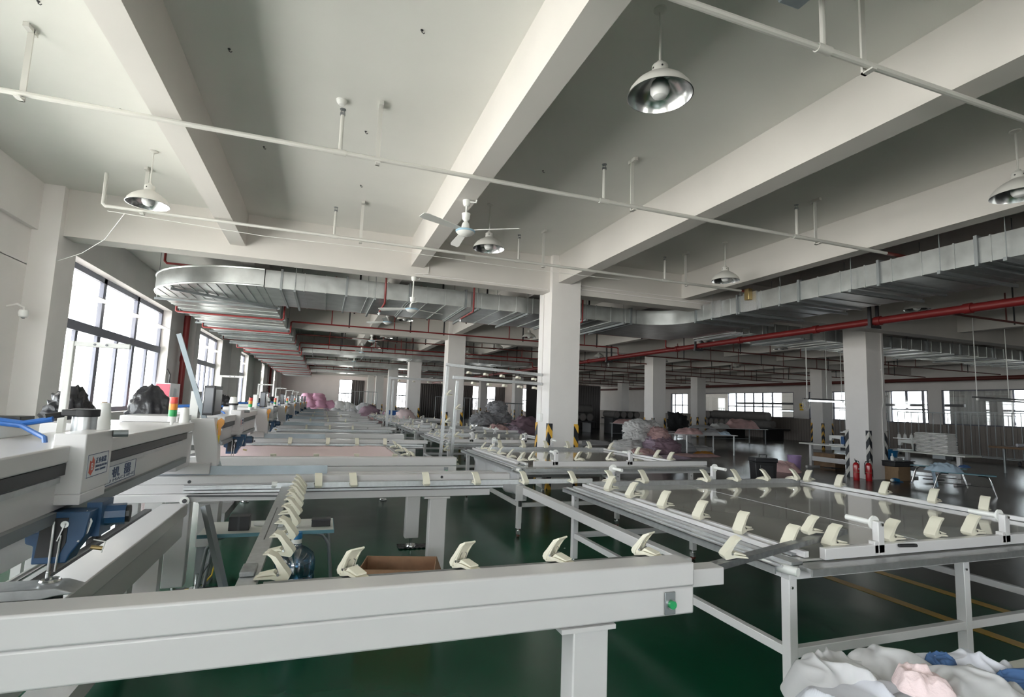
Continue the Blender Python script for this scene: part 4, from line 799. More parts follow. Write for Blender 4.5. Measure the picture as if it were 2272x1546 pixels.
for i in range(2, 7):
    nw = i in (4, 6)
    if nw: q = make_table(2.45, 4.1, 6.48+MP*(i-1), 9.15+MP*(i-1)); tag(q, 'narrower white-framed table in front of a pillar, %s from the camera' % ORD[i], 'table', 'grey tables beside the machines')
    else: dup(T1, (0.0, 4.2+MP*(i-1), 0), label='white-framed table beside the machines, %s from the camera' % ORD[i], group='grey tables beside the machines')
    f = clamp_frame(2.5, 3.6 if nw else 5.2, 2.55+MP*i, 4.9+MP*i, .803, 'clamp frame on the %s white-framed table' % ORD[i])
    for x, s in (((3.0, 1),) if nw else ((3.0, 1), (4.2, 1))): roller_post(f, x, 2.52+MP*i, .87, s); roller_post(f, x+.1, 4.95+MP*i, .87, -s)
    for k, x in enumerate((2.6, 3.1, 3.6) if nw else (2.6, 3.1, 3.6, 4.1, 4.7)): fclamp(x, 2.55+MP*i, .88, 60, 'distant cream clamp on the near bar of the %s table, %s from the left' % (ORD[i], ORD[k]), 'distant clamps')
    for k, y in enumerate((2.9, 3.4, 3.9, 4.5)): fclamp(2.52, y+MP*i, .845, 0, 'distant cream clamp on the left bar of the %s table, %s from the front' % (ORD[i], ORD[k]), 'distant clamps')
    for k, x in enumerate((2.8, 3.4) if nw else (2.8, 3.4, 4.0, 4.6)): fclamp(x, 4.92+MP*i, .845, 95, 'distant cream clamp on the far bar of the %s table, %s from the left' % (ORD[i], ORD[k]), 'distant clamps')
# white y rail linking machine end and middle table
t = thing('support_rail', 'long white square tube running from the middle table leg to the front beam end', 'rail')
obj('tube', MB().box(2.29, 2.37, 2.98, 6.15, .56, .64), 'white2', t, bevel=.004); obj('hook_bracket', MB().box(2.21, 2.29, 5.9, 5.93, .50, .66).box(2.21, 2.33, 5.9, 5.96, .49, .50), 'white2', t); obj('clamp_knob', MB().cyl((2.27, 5.93, .42), (2.27, 5.93, .49), .02, 12), 'black', t); obj('end_roller', MB().cyl((2.33, 6.15, .66), (2.33, 6.3, .66), .026, 16), 'plastic_white', t)
lg = obj('leg', MB().box(2.345, 2.395, 6.2, 6.26, .10, .66), 'white2', t); caster(lg, 2.37, 6.23)
# pink cloth on machine 2
n = 30; vs = []; fs = []
for i in range(n+1):
    for j in range(n+1):
        x = -1.35+2.38*i/n; y = 6.28+2.27*j/n; e = max(0, 1-min(j, n-j, n-i)/1.6)
        vs.append((x, y, .868+.012*noise.noise(Vector((x*2, y*2, 0)))+e*.03*(.4+abs(noise.noise(Vector((x*12, y*12, 3)))))))
for i in range(n):
    for j in range(n): a = i*(n+1)+j; fs.append((a, a+n+1, a+n+2, a+1))
o = obj('quilt_cloth', MB().add(vs, fs), 'pink', smooth=3); tag(o, 'pale pink cloth stretched flat across the second quilting machine', 'cloth'); o.modifiers.new('s', 'SOLIDIFY').thickness = .01
g = 'clamps holding the pink cloth'
for k, x in enumerate((-.45, -.02, .40, .82)): clamp(x, 6.20, .90, -90, 'cream clamp, %s from the left along the near edge of the pink cloth' % ORD[k], g)
for k, x in enumerate((-.42, .12, .55, .98)): clamp(x, 8.68, .90, 92, 'cream clamp, %s from the left along the far edge of the pink cloth' % ORD[k], g)
for k, y in enumerate((6.5, 7.0, 7.6, 8.2)): clamp(1.06, y, .90, 195, 'cream clamp, %s from the camera on the right edge of the pink cloth' % ORD[k], g)
t = thing('clamp_bar', 'aluminium bar carrying the clamps at the right edge of the pink cloth', 'bar'); obj('bar', MB().box(.99, 1.04, 6.2, 8.65, .875, .893), 'alu', t)
for i in range(1, 6):
    for k in range(3 if i > 1 else 0): fclamp(-.3+.5*k, 1.87+MP*i+2.72, .90, 90, 'distant cream clamp, %s from the left on the rear rail of the %s machine' % (ORD[k], ORD[i]), 'distant clamps')

# ================================================================== UPRIGHT CLAMP FRAMES
t = thing('upright_frame', 'tall white clamp frame standing upright just left of the centre pillar', 'frame', (0, 9.92, 0))
obj('outer_post', MB().bar((2.14, .0, 0), (2.22, .0, 2.31), .055, .05), 'alu', t); obj('top_bar', MB().bar((2.18, 0, 2.33), (4.19, 0, 2.235), .05, .055), 'alu', t)
obj('inner_post', MB().bar((2.36, .0, .02), (2.42, .0, 2.03), .05, .05), 'alu', t); obj('middle_bar', MB().bar((2.33, 0, 2.095), (4.19, 0, 2.05), .05, .055), 'alu', t)
for k in range(5): fclamp(2.60+.34*k, 9.89, 2.20-.014*k, 90, 'cream clamp hanging under the top bar of the upright frame, %s from the left' % ORD[k], 'clamps on the upright frame', tilt=PI*.55)
for k in range(5): fclamp(2.70+.32*k, 9.89, 2.00-.008*k, 90, 'cream clamp hanging under the middle bar of the upright frame, %s from the left' % ORD[k], 'clamps on the upright frame', tilt=PI*.55)
for k in range(6): fclamp(2.46 if k % 2 else 2.27, 9.88, 1.75-.26*k, 0, 'cream clamp on the upright frame post, %s from the top' % ORD[k], 'clamps on the upright frame', tilt=.4)
t = thing('upright_frame', 'distant white clamp frame standing upright among the far tables', 'frame', (0, 20, 0))
obj('post', MB().bar((2.28, 0, 0), (2.3, 0, 2.5), .09, .06), 'alu', t); obj('post', MB().bar((2.42, 0, 0), (2.44, 0, 2.35), .06, .06), 'alu', t); obj('top_bar', MB().bar((2.25, 0, 2.45), (4.7, 0, 2.45), .05, .07), 'alu', t); obj('right_post', MB().bar((4.7, 0, 0), (4.7, 0, 2.45), .05, .05), 'alu', t)
for k in range(4): fclamp(2.6+.55*k, 19.95, 2.36, 90, 'distant cream clamp under the bar of the far upright frame, %s from the left' % ORD[k], 'distant clamps', tilt=PI*.55)
t = thing('leaning_bar', 'long grey aluminium bar leaning diagonally against the nearest machine gantry', 'bar'); obj('bar', MB().bar((-1.14, 4.93, 2.08), (-.76, 4.96, 1.0), .045, .035), 'galvflat', t); obj('joint_plate', MB().bar((-.88, 4.90, 1.17), (-.77, 4.90, 1.24), .02, .07), 'galvdark', t)
# ================================================================== CLOTH HELPERS
def crumple(name, c, rx, ry, h, m, seed, rz=0, fr=3.0, fold=.4, n=56, rings=26, label=None, cat='cloth', group=None, thick=.012):
    off = Vector((seed*5.1, seed*2.3, seed*.7)); vs = [(0, 0, h)]; fs = []; cr, sr = math.cos(rz), math.sin(rz)
    for j in range(1, rings+1):
        for i in range(n):
            a = 2*PI*i/n; edge = 1+.22*noise.noise(Vector((math.cos(a)*1.6, math.sin(a)*1.6, 0))+off)
            r = j/rings; ux, uy = math.cos(a)*r*edge, math.sin(a)*r*edge
            q = Vector((ux*fr+.5*noise.noise(Vector((ux*2, uy*2, 1))+off), uy*fr*.55, 0))+off
            w = Vector((noise.noise(q*.7+Vector((4, 4, 4))), noise.noise(q*.7), 0))*.8; a1 = noise.noise((q+w)*.62); a2 = noise.noise((q+w)*1.35+Vector((1, 7, 2))); f = (1-math.sqrt(a1*a1+.006))**4*.85 + (1-math.sqrt(a2*a2+.01))**4*.35 + .10*noise.noise(q*1.1)
            dome = max(0, 1-r**2.4)
            z = h*((1-fold)*dome + fold*f*min(1, (1-r)*4+.08))
            x, y = ux*rx, uy*ry; vs.append((x*cr-y*sr, x*sr+y*cr, max(z, .004)))
    for i in range(n): fs.append((0, 1+i, 1+(i+1) % n))
    for j in range(rings-1):
        for i in range(n): a = 1+j*n; fs.append((a+i, a+n+i, a+n+(i+1) % n, a+(i+1) % n))
    vs += [(x, y, 0) for x, y, z in vs[1+(rings-1)*n:]]; a = 1+(rings-1)*n; b = a+n
    for i in range(n): fs.append((a+i, b+i, b+(i+1) % n, a+(i+1) % n))
    fs.append(tuple(b+i for i in range(n-1, -1, -1)))
    vs[0] = (0, 0, sum(v[2] for v in vs[1:1+n])/n)
    o = obj(name, MB().add(vs, fs), m, smooth=3.1, loc=c)
    if label: tag(o, label, cat, group)
    return o
# ================================================================== INSIDE / UNDER THE NEAREST MACHINE
t = thing('small_worktable', 'low small table with white top and blue edge under the nearest machine', 'table', (0, 0, 0))
tp = obj('tabletop', MB().box(-.83, .16, 4.72, 5.16, .50, .525), 'deck', t); obj('edge_band', MB().box(-.833, .163, 4.712, 4.72, .497, .524).box(.16, .165, 4.712, 5.16, .497, .524), 'bluetop', tp)
for s, x in ((-1, -.62), (1, -.02)):
    for y in (4.78, 5.1):
        obj('leg', MB().tube([(x+.0*s, y, .495), (x+.10*s, y, .47), (x+.15*s, y, .40), (x+.20*s, y, .0)], .014, 8), 'galvdark', t)
    obj('crossbar', MB().bar((x+.18*s, 4.78, .2), (x+.18*s, 5.1, .2), .018, .018), 'galvdark', t)
t = thing('black_box', 'matt black box standing at the left end of the small table', 'box', (-.56, 4.86, .525)); obj('body', MB().box(-.075, .075, -.06, .06, 0, .11), 'black', t, bevel=.004); obj('flap', MB().box(-.01, .004, -.064, -.06, .002, .108), 'dark', t)
t = thing('black_box', 'flat black box at the right end of the small table', 'box', (.06, 4.88, .525)); obj('body', MB().box(-.075, .075, -.05, .05, 0, .05), 'black', t, bevel=.004); obj('lid', MB().box(-.077, .077, -.052, .052, .05, .06), 'dark', t)
t = thing('roller_spare', 'loose white roller with flange lying on the small table', 'roller', (-.15, 4.85, .565)); obj('roller', MB().cyl((-.16, 0, 0), (.02, .0, 0), .018, 14), 'plastic_white', t); obj('flange', MB().cyl((.02, 0, 0), (.035, 0, 0), .04, 20), 'plastic_white', t)
t = thing('roller_spare', 'loose white roller lying left of centre on the small table', 'roller', (-.36, 4.93, .545)); obj('roller', MB().cyl((-.10, .03, .0), (.06, -.03, .0), .018, 14), 'plastic_white', t); obj('bracket', MB().box(.06, .12, -.06, -.02, -.018, .015), 'alu', t)
t = thing('leaning_post', 'grey square tube leaning diagonally in front of the small table', 'bar'); obj('bar', MB().bar((-.78, 4.62, .76), (-.53, 4.45, .02), .045, .045), 'galvdark', t); obj('foot_plate', MB().box(-.57, -.49, 4.41, 4.49, 0, .012), 'galvdark', t)
t = thing('electrical_cabinet', 'narrow white electrical cabinet with yellow warning triangle beside the small table', 'cabinet', (0, 5.22, 0))
obj('body', MB().box(-.93, -.78, 0, .2, .31, .67), 'white2', t, bevel=.004); obj('lid', MB().box(-.935, -.775, -.005, .205, .67, .69), 'white', t); obj('stand', MB().box(-.92, -.80, .02, .18, 0, .31), 'galvdark', t); obj('lock', MB().cyl((-.80, -.004, .47), (-.80, .0, .47), .006, 10), 'dark', t)
sg = obj('warning_sign', MB().add([(-.885, -.002, .565), (-.835, -.002, .565), (-.86, -.002, .61)], [(0, 1, 2)]), 'signt', t)
obj('triangle', MB().add([(-.880, -.003, .5685), (-.840, -.003, .5685), (-.86, -.003, .604)], [(0, 1, 2)]), 'yel', sg); obj('bolt_symbol', MB().bar((-.859, -.004, .597), (-.863, -.004, .583), .002, .003).bar((-.863, -.004, .583), (-.857, -.004, .583), .002, .003).bar((-.857, -.004, .583), (-.861, -.004, .572), .002, .003), 'signt', sg)
S5 = {'you': [((0, .8), (1, .8)), ((.45, 1), (.1, .3)), ((.35, .6), (.35, 0)), ((.35, .6), (.8, .6)), ((.8, .6), (.8, 0)), ((.35, .4), (.8, .4))], 'dian': [((.15, .85), (.85, .85)), ((.15, .35), (.85, .35)), ((.15, .85), (.15, .35)), ((.85, .85), (.85, .35)), ((.15, .6), (.85, .6)), ((.5, 1), (.5, .1)), ((.5, .1), (1, .1))],
      'wei': [((.3, 1), (.1, .75)), ((.3, .9), (.7, .9)), ((.1, .65), (.9, .65)), ((.15, .65), (.05, 0)), ((.4, .45), (.75, .45)), ((.4, .45), (.4, .05)), ((.4, .05), (.9, .05))], 'xian': [((.1, 1), (.1, 0)), ((.1, 1), (.3, .8)), ((.3, .5), (.1, .5)), ((.65, 1), (.4, .65)), ((.65, 1), (.95, .65)), ((.4, .05), (.95, .05)), ((.5, .4), (.55, .2)), ((.8, .4), (.75, .2))]}
for i, c in enumerate(('you', 'dian', 'wei', 'xian')):
    mb = MB()
    for (a, b), (c_, d) in S5[c]: mb.bar((-.888+i*.0145+a*.012, -.003, .545+b*.012), (-.888+i*.0145+c_*.012, -.003, .545+d*.012), .0012, .0012)
    obj('lettering', mb, 'signt', sg)
tag(obj('yellow_cable', MB().tube([(-.79, 5.3, .33), (-.77, 5.28, .2), (-.78, 5.2, .08), (-.84, 5.12, .012), (-.95, 5.08, .01)], .007, 6), 'yellow'), 'yellow cable hanging from the white electrical cabinet to the floor', 'cable')
for x, y, l in ((-.86, 5.03, 'under the foot left of the leaning post'), (1.06, 6.03, 'under the front leg of the second machine')):
    n = 14; vs = []; fs = []
    for i in range(n+1):
        for j in range(n+1): vs.append((x-.17+.34*i/n, y-.09+.2*j/n, .004+.02*abs(noise.noise(Vector((i*.5+x, j*.6, y))))))
    for i in range(n):
        for j in range(n): a = i*(n+1)+j; fs.append((a, a+n+1, a+n+2, a+1))
    tag(obj('plastic_sheet', MB().add(vs, fs), 'blackbag'), 'crumpled black plastic sheet on the floor %s' % l, 'plastic sheet')
t = thing('levelling_stand', 'small steel levelling foot on the crumpled black sheet', 'foot', (-.86, 5.03, .02)); obj('disc', MB().cyl((0, 0, 0), (0, 0, .02), .05, 20), 'steel', t); obj('threaded_rod', MB().cyl((0, 0, .02), (0, 0, .13), .014, 10), 'steel', t)
t = thing('water_bottle', 'large translucent blue water cooler bottle standing behind the clamp bar', 'bottle', (-.11, 4.40, 0)); t.scale = (1.05, 1.05, 1.05)
obj('body', MB().lathe([(0, .01), (.125, .0), (.135, .02), (.135, .12), (.130, .135), (.135, .15), (.135, .26), (.130, .275), (.135, .29), (.135, .36), (.12, .41), (.08, .445), (.04, .465), (.034, .48), (.034, .52)], (0, 0, 0), 40), 'bottle', t)
obj('neck_label', MB().lathe([(.036, .485), (.036, .515)], (0, 0, 0), 24), 'plastic_white', t); obj('cap', MB().lathe([(.0, .56), (.034, .56), (.037, .55), (.037, .517), (0, .517)], (0, 0, 0), 24), 'cyan', t)
t = thing('cardboard_box', 'open brown cardboard box on the floor behind the front beam', 'box', (.63, 4.14, 0), -.25)
b = MB(); th = .006; X_, Y_, H_ = .27, .18, .39
obj('walls', MB().box(-X_, X_, -Y_, -Y_+th, 0, H_).box(-X_, X_, Y_-th, Y_, 0, H_).box(-X_, -X_+th, -Y_, Y_, 0, H_).box(X_-th, X_, -Y_, Y_, 0, H_).box(-X_, X_, -Y_, Y_, 0, th), 'card', t)
obj('flap', MB().bar((-X_, -Y_-.02, H_-.04), (X_, -Y_-.02, H_-.04), .004, .1), 'card', t); obj('flap', MB().add([(X_, -Y_, H_), (X_, Y_, H_), (X_+.04, Y_-.02, H_-.09), (X_+.04, -Y_+.02, H_-.09)], [(0, 1, 2, 3)]), 'card', t)
# hydrant cabinets on the wall
for i, (y0, l) in enumerate(((16.5, 'red-fronted fire hydrant cabinet on the wall between the first two windows'), (44.4, 'small distant red hydrant cabinet on the window wall'))):
    t = thing('hydrant_cabinet', l, 'cabinet', (0, y0, 0)); obj('body', MB().box(-4.235, -3.88, 0, 1.0, .85, 1.86), 'white', t, bevel=.01); obj('red_front', MB().box(-4.22, -3.90, -.012, 0, .88, 1.83), 'redbox', t); obj('label_plate', MB().box(-3.88, -3.878, .35, .65, 1.5, 1.72), 'signw', t); obj('cable', MB().tube([(-4.0, .3, 1.86), (-4.0, .3, 2.1), (-4.06, .2, 2.25)], .02, 8), 'black', t)

# ================================================================== BUNDLES AT THE FAR LEFT
g = 'bundles heaped against the far wall'
spots = [(-2.3, 48.3, 0, 'lilac'), (-.1, 48.2, 0, 'pinkd'), (.6, 50.2, .7, 'pink'), (-2.6, 49.5, 0, 'pinkd'), (-1.6, 49, 0, 'pink'), (-.6, 49.3, 0, 'pink'), (.2, 49, 0, 'lilac'), (-2.0, 50, .75, 'pink'), (-1.0, 50, .75, 'pink'), (-.2, 50, .75, 'pink'), (-1.2, 50.3, 1.25, 'pink'), (-.4, 50.3, 1.3, 'pink'),
         (1.1, 49.5, 0, 'whitec'), (1.9, 49.2, 0, 'whitec'), (2.6, 49, 0, 'greyc'), (1.5, 50, .7, 'whitec'), (2.2, 50, .6, 'whitec'), (3.3, 48.8, 0, 'greyc'), (4.1, 48.6, .0, 'pink'), (3.6, 49.3, .6, 'greyc'), (-1.2, 47, 0, 'dgreyc'), (0, 47, 0, 'dgreyc'), (1.2, 46.8, 0, 'greyc'), (4.9, 48, 0, 'greyc'), (5.6, 47.2, 0, 'pink')]
kinds = {'pinkd': 'rose', 'pink': 'pink', 'lilac': 'lilac', 'whitec': 'white', 'greyc': 'pale grey', 'dgreyc': 'dark grey', 'mauve': 'mauve', 'brownc': 'brown'}
cnt = {}
M['pinkb'] = mat('bright_pink_cloth', (.72, .40, .54), .9)
for i, (x, y, z, m) in enumerate(spots):
    cnt[m] = cnt.get(m, 0)+1
    bag((x, y, z), (.62, .5, .52), '%s fabric bundle in the far left heap, %s of its colour' % (kinds[m], ORD[cnt[m]-1]), 'fabric bundle', 'pinkb' if m == 'pink' else m, 20+i, group=g, sub=3)
g = 'bundles in the heap left of the second pillars'
for i, (x, y, z, s, m, l) in enumerate(((2.2, 30, 0, .6, 'pink', 'pink bundle at the left foot of the mid-distance heap'), (2.9, 30.4, .0, .75, 'pinkd', 'large rose bundle in the middle of the mid-distance heap'), (2.5, 30.6, .7, .55, 'mauve', 'mauve bundle on top of the mid-distance heap'), (3.8, 30, 0, .6, 'brownc', 'dark brown bundle right in the mid-distance heap'), (4.9, 30.5, 0, .7, 'brownc', 'low dark bundle just left of the third left-row pillar'), (1.3, 29, 0, .45, 'card', 'brown bundle lying by the mid-distance heap'), (3.6, 24.5, .8, .4, 'pink', 'bright pink cloth lump lying on a distant white-framed table'))):
    bag((x, y, z), (s, s*.8, s*.75), l, 'fabric bundle', m, 60+i, group=g, sub=3)
t = thing('storage_crate', 'small bright blue plastic crate on the mid-distance heap', 'crate', (3.8, 30.0, .78)); obj('body', MB().box(-.3, .3, -.2, .2, 0, .25), 'bluehose', t, bevel=.02); obj('rim', MB().box(-.32, .32, -.22, .22, .25, .29), 'bluehose', t)
g = 'grey bundles stacked left of the centre pillar'
for i, (x, y, z, s, m, l) in enumerate(((6.2, 21.6, 0, .62, 'dgreyc', 'dark grey bundle at the left foot of the grey stack'), (7.0, 22.2, 0, .7, 'dgreyc', 'dark grey bundle in the middle at the foot of the grey stack'), (7.8, 22.6, 0, .7, 'dgreyc', 'dark grey bundle at the right foot of the grey stack'), (6.6, 22.0, .72, .52, 'dgreyc', 'dark grey bundle second layer left of the grey stack'), (7.35, 22.3, .8, .55, 'dgreyc', 'dark grey bundle second layer right of the grey stack'), (7.35, 22.5, 1.35, .42, 'dgreyc', 'topmost dark grey bundle of the grey stack'), (6.95, 21.0, .25, .5, 'pinkd', 'salmon rose bundle leaning in front of the grey stack'), (7.6, 21.0, .2, .5, 'lilac', 'lilac bundle in front of the grey stack at its right'), (5.4, 22.5, .0, .5, 'greyc', 'light grey bundle left beside the grey stack'))):
    bag((x, y, z), (s, s*.85, s*.72), l, 'fabric bundle', m, 80+i, group=g, sub=5, ridge=.22, freq=1.7)
# white bags by the second pillar
g = 'bags heaped at the pillar right of centre'
for i, (x, y, z, s, m, l) in enumerate(((10.75, 17.2, 0, (.62, .45, .36), 'whitec', 'white sack lying at the left front of the heap by the pillar'), (11.45, 17.7, .3, (.46, .42, .40), 'whitec', 'round white sack in the middle left of the heap by the pillar'), (11.9, 17.5, 0, (.55, .5, .42), 'lilac', 'lilac bundle at the foot of the heap by the pillar'), (12.4, 17.2, 0, (.60, .5, .40), 'mauve', 'mauve bundle at the right foot of the heap by the pillar'), (12.35, 17.6, .42, (.5, .42, .38), 'pinkd', 'rose striped bundle on the right of the heap by the pillar'), (11.65, 17.9, .72, (.55, .42, .38), 'whitec', 'topmost white pillow-like sack of the heap by the pillar'), (12.3, 18.1, .75, (.5, .4, .32), 'whitec', 'white sack leaning on the pillar at the top right of the heap'), (10.9, 16.4, 0, (.5, .4, .16), 'pinkd', 'low rose cloth lump in front of the heap by the pillar'))):
    bag((x, y, z), s, l, 'fabric bundle', m, 100+i, group=g, sub=5, ridge=.19, freq=1.5)
crumple('floor_cloth', (11.3, 21.2, 0), 1.25, .6, .22, 'greyc', 5, label='pale grey cloth lying on the floor right behind the centre pillar')
crumple('floor_cloth', (11.2, 15.4, 0), .95, .5, .12, 'lilac', 6, label='lilac cloth spread on the floor in front of the white sacks')
crumple('floor_cloth', (12.7, 16.0, 0), 1.3, .35, .12, 'pinkd', 7, label='salmon cloth spread on the floor before the folding table')
for i, (x, y, s, m, l) in enumerate(((9.5, 24.5, .9, 'mauve', 'dark mauve bundle right behind the centre pillar'), (10.8, 24.5, .7, 'mauve', 'dark mauve bundle second right of the centre pillar'), (11.6, 24.2, .55, 'pinkd', 'dull rose bundle right of the mauve ones behind the centre pillar'))):
    bag((x, y, 0), (s, s*.8, s*.8), l, 'fabric bundle', m, 120+i, sub=4)
# folding tables with clothes
def leg_table(x0, x1, y0, y1, z, label, top='galvflat', leg='galvdark', r=.03):
    t = thing('folding_table', label, 'table'); obj('tabletop', MB().box(x0, x1, y0, y1, z-.03, z), top, t)
    for x in (x0+.12, x1-.12):
        for y in (y0+.08, y1-.08): obj('leg', MB().cyl((x, y, 0), (x, y, z-.03), r, 10), leg, t)
    obj('brace', MB().box(x0+.12, x1-.12, y1-.1, y1-.07, .2, .23), leg, t); return t
leg_table(12.6, 15.0, 16.2, 17.5, .76, 'long grey table heaped with clothes right of the second pillar', 'white', 'alu')
leg_table(17.6, 22.7, 22.3, 23.6, .8, 'far grey table with a big rose pile at its right end', 'alu', 'galvdark', .035)
leg_table(15.6, 18.0, 25.5, 26.8, .8, 'distant table draped with salmon cloth behind the white sacks', 'alu')
for c, rx, ry, h, m, sd, l in (((13.3, 16.9, .76), .55, .45, .26, 'pinkd', 1, 'rose pillow on the left of the grey clothes table'), ((14.2, 16.75, .76), .5, .4, .14, 'greyc', 2, 'beige crumpled shirt on the grey clothes table'), ((14.65, 17.2, .76), .35, .3, .22, 'dgreyc', 14, 'grey sweater at the back of the grey clothes table'), ((14.6, 16.5, .76), .3, .25, .16, 'bluec', 4, 'light blue shirt at the right end of the grey clothes table'),
                               ((21.5, 22.95, .8), 1.15, .6, .62, 'pinkd', 8, 'large dull rose blanket pile on the far grey table'), ((19.9, 22.8, .8), .6, .4, .3, 'whitec', 9, 'white patterned cloth beside the rose blanket pile'), ((18.7, 22.8, .8), .7, .45, .16, 'greyc', 10, 'flat grey cloth at the left of the far grey table'), ((16.2, 26.0, .8), .8, .55, .3, 'pinkd', 12, 'salmon cloth drape on the distant table'), ((17.6, 26.1, .8), .6, .5, .2, 'pinkd', 13, 'rose cloth at the right of the distant table')):
    crumple('clothes_pile', c, rx, ry, h, m, sd, label=l, n=40, rings=18)
for c, rx, ry, h, m, sd, l in (((13.9, 18.2, 0), .7, .5, .5, 'greyc', 31, 'light grey sack under the clothes table'), ((15.1, 18.6, 0), .8, .5, .22, 'whitec', 32, 'white cloth on the floor at the right of the clothes table'), ((14.0, 16.9, 0), .45, .3, .12, 'orange', 33, 'orange cloth on the floor under the clothes table'), ((17.4, 25.2, 0), .5, .4, .35, 'greyc', 34, 'grey sack under the far grey table')):
    crumple('floor_cloth', c, rx, ry, h, m, sd, label=l, n=40, rings=18)
t = thing('sewing_table', 'narrow white sewing stand against the second pillar, with two thread cones', 'table', (12.55, 18.3, 0)); obj('tabletop', MB().box(0, 1.0, -.25, .25, .76, .79), 'white', t)
for x in (.08, .92): obj('leg', MB().box(x-.03, x+.03, -.2, .2, 0, .76), 'white', t)
obj('thread_rack', MB().cyl((.1, 0, .79), (.1, 0, 1.5), .012, 8), 'alu', t); obj('stretcher', MB().box(.08, .92, -.02, .02, .25, .38), 'white', t)
o = bag((13.9, 18.4, .76), (.44, .34, .56), 'large black cloth thrown over a machine on a stand, right of the second pillar', 'cover', 'blackfab', 44, name='black_cover', ridge=.35, freq=1.3)
t = thing('machine_stand', 'white stand hidden under the black cloth cover', 'table', (13.9, 18.45, 0)); obj('tabletop', MB().box(-.45, .6, -.3, .3, .72, .76), 'white', t); obj('side_frame', MB().box(-.4, -.34, -.25, .25, 0, .72), 'white', t); obj('side_frame', MB().box(.5, .56, -.25, .25, 0, .72), 'white', t)
# rolls of fabric
M['roll'] = mat('grey_fabric_roll', (.18, .17, .165), .9, noise_s=3, noise_a=.1); M['rollend'] = mat('roll_end', (.24, .22, .21), .9)
def roll(p, q, r, label, group):
    t = thing('fabric_roll', label, 'fabric roll', group=group); d = (Vector(q)-Vector(p)).normalized()*.004; obj('fabric', MB().cyl(p, q, r, 18), 'roll', t); obj('roll_end', MB().cyl(Vector(p)-d, p, r*.8, 16), 'rollend', t)
t = thing('roll_rack', 'low dark rack carrying the grey fabric rolls before the glass partition', 'rack'); obj('deck', MB().box(26.2, 28.3, 26.0, 33.2, .62, .70), 'dark', t)
for y in (26.3, 29.6, 32.9): obj('leg', MB().box(26.4, 28.0, y-.05, y+.05, 0, .62), 'dark', t)
for k in range(7): roll((26.2, 29.0+.52*k+.3, .96), (28.2, 29.3+.52*k, .96), .25, 'grey fabric roll, %s from the right in the lower row by the glass partition' % ORD[k], 'fabric rolls by the glass partition')
for k in range(3): roll((26.2, 31.2+.55*k, 1.46), (28.2, 31.2+.55*k, 1.46), .26, 'grey fabric roll, %s from the right in the upper row by the glass partition' % ORD[k], 'fabric rolls by the glass partition')
roll((26.5, 30.9, 1.50), (26.5, 26.0, 1.48), .27, 'long grey fabric roll lying lengthwise on the stack by the partition', 'fabric rolls by the glass partition'); roll((27.1, 28.9, .96), (27.1, 26.2, .96), .24, 'short lengthwise grey roll at the right end of the lower row', 'fabric rolls by the glass partition')
t = thing('roll_rack', 'dark rack with rolls seen between the centre pillar and the next pillar', 'rack'); obj('deck', MB().box(14.2, 17.0, 31.0, 32.6, .66, .74), 'dark', t)
for x in (14.4, 16.8): obj('leg', MB().box(x-.05, x+.05, 31.2, 32.4, 0, .66), 'dark', t)
for k in range(5): roll((14.5+.52*k, 31.0, 1.0), (14.5+.52*k, 32.6, 1.0), .25, 'dark fabric roll end, %s from the left on the rack behind the centre pillar' % ORD[k], 'dark rolls behind the centre pillar')
roll((14.4, 31.5, 1.52), (16.9, 31.5, 1.52), .27, 'long dark roll lying across the top of the rack behind the centre pillar', 'dark rolls behind the centre pillar')
for k in range(4): roll((18.0+.5*k, 30.0, 1.25), (18.0+.5*k, 31.5, 1.25), .22, 'pale roll end, %s from the left just left of the second pillar' % ORD[k], 'pale rolls left of the second pillar')
t = thing('roll_rack', 'shelf holding pale roll ends left of the second pillar', 'rack'); obj('deck', MB().box(17.7, 20.0, 30.0, 31.5, .95, 1.03), 'dark', t); obj('leg', MB().box(17.8, 19.9, 30.2, 31.3, 0, .95), 'dark', t)

# ================================================================== RIGHT SIDE: EXTINGUISHERS, BUCKET, BIN, CARTONS
def extinguisher(loc, label, rz=0):
    t = thing('fire_extinguisher', label, 'fire extinguisher', loc, rz, 'fire extinguishers at the pillar')
    obj('cylinder', MB().lathe([(0, 0), (.068, 0), (.072, .015), (.072, .38), (.065, .41), (.045, .44), (.02, .455), (0, .455)], (0, 0, 0), 32), 'redext', t)
    obj('valve', MB().cyl((0, 0, .45), (0, 0, .50), .018, 12).box(-.05, .02, -.008, .008, .49, .505).bar((.0, 0, .50), (-.06, 0, .54), .014, .008), 'black', t)
    obj('hose', MB().tube([(.02, 0, .485), (.06, -.02, .48), (.085, -.02, .42), (.082, -.02, .25), (.08, -.02, .15)], .009, 8), 'black', t)
    obj('strap', MB().lathe([(.0735, .20), (.0735, .21)], (0, 0, 0), 32), 'card2', t); obj('label_sticker', MB().box(-.015, .015, -.0735, -.071, .28, .31), 'signw', t)
extinguisher((13.10, 10.02, 0), 'left red fire extinguisher with curved hose, before the white-striped pillar'); extinguisher((13.36, 9.88, 0), 'right red fire extinguisher without visible hose, beside the pillar corner', 2.2)
t = thing('bucket', 'lilac plastic bucket on the floor left of the sewing table', 'bucket', (13.35, 12.15, 0)); obj('body', MB().lathe([(0, 0), (.15, 0), (.16, .02), (.19, .40), (.196, .40), (.196, .42), (.186, .42), (.155, .02), (0, .02)], (0, 0, 0), 32), 'purple', t); obj('handle', MB().tube([(-.19, 0, .38), (-.17, -.1, .33), (0, -.19, .30), (.17, -.1, .33), (.19, 0, .38)], .004, 6), 'alu', t)
crumple('floor_cloth', (12.65, 11.9, 0), .42, .5, .32, 'pinkd', 40, label='rose cloth dropped on the floor between black bin and lilac bucket')
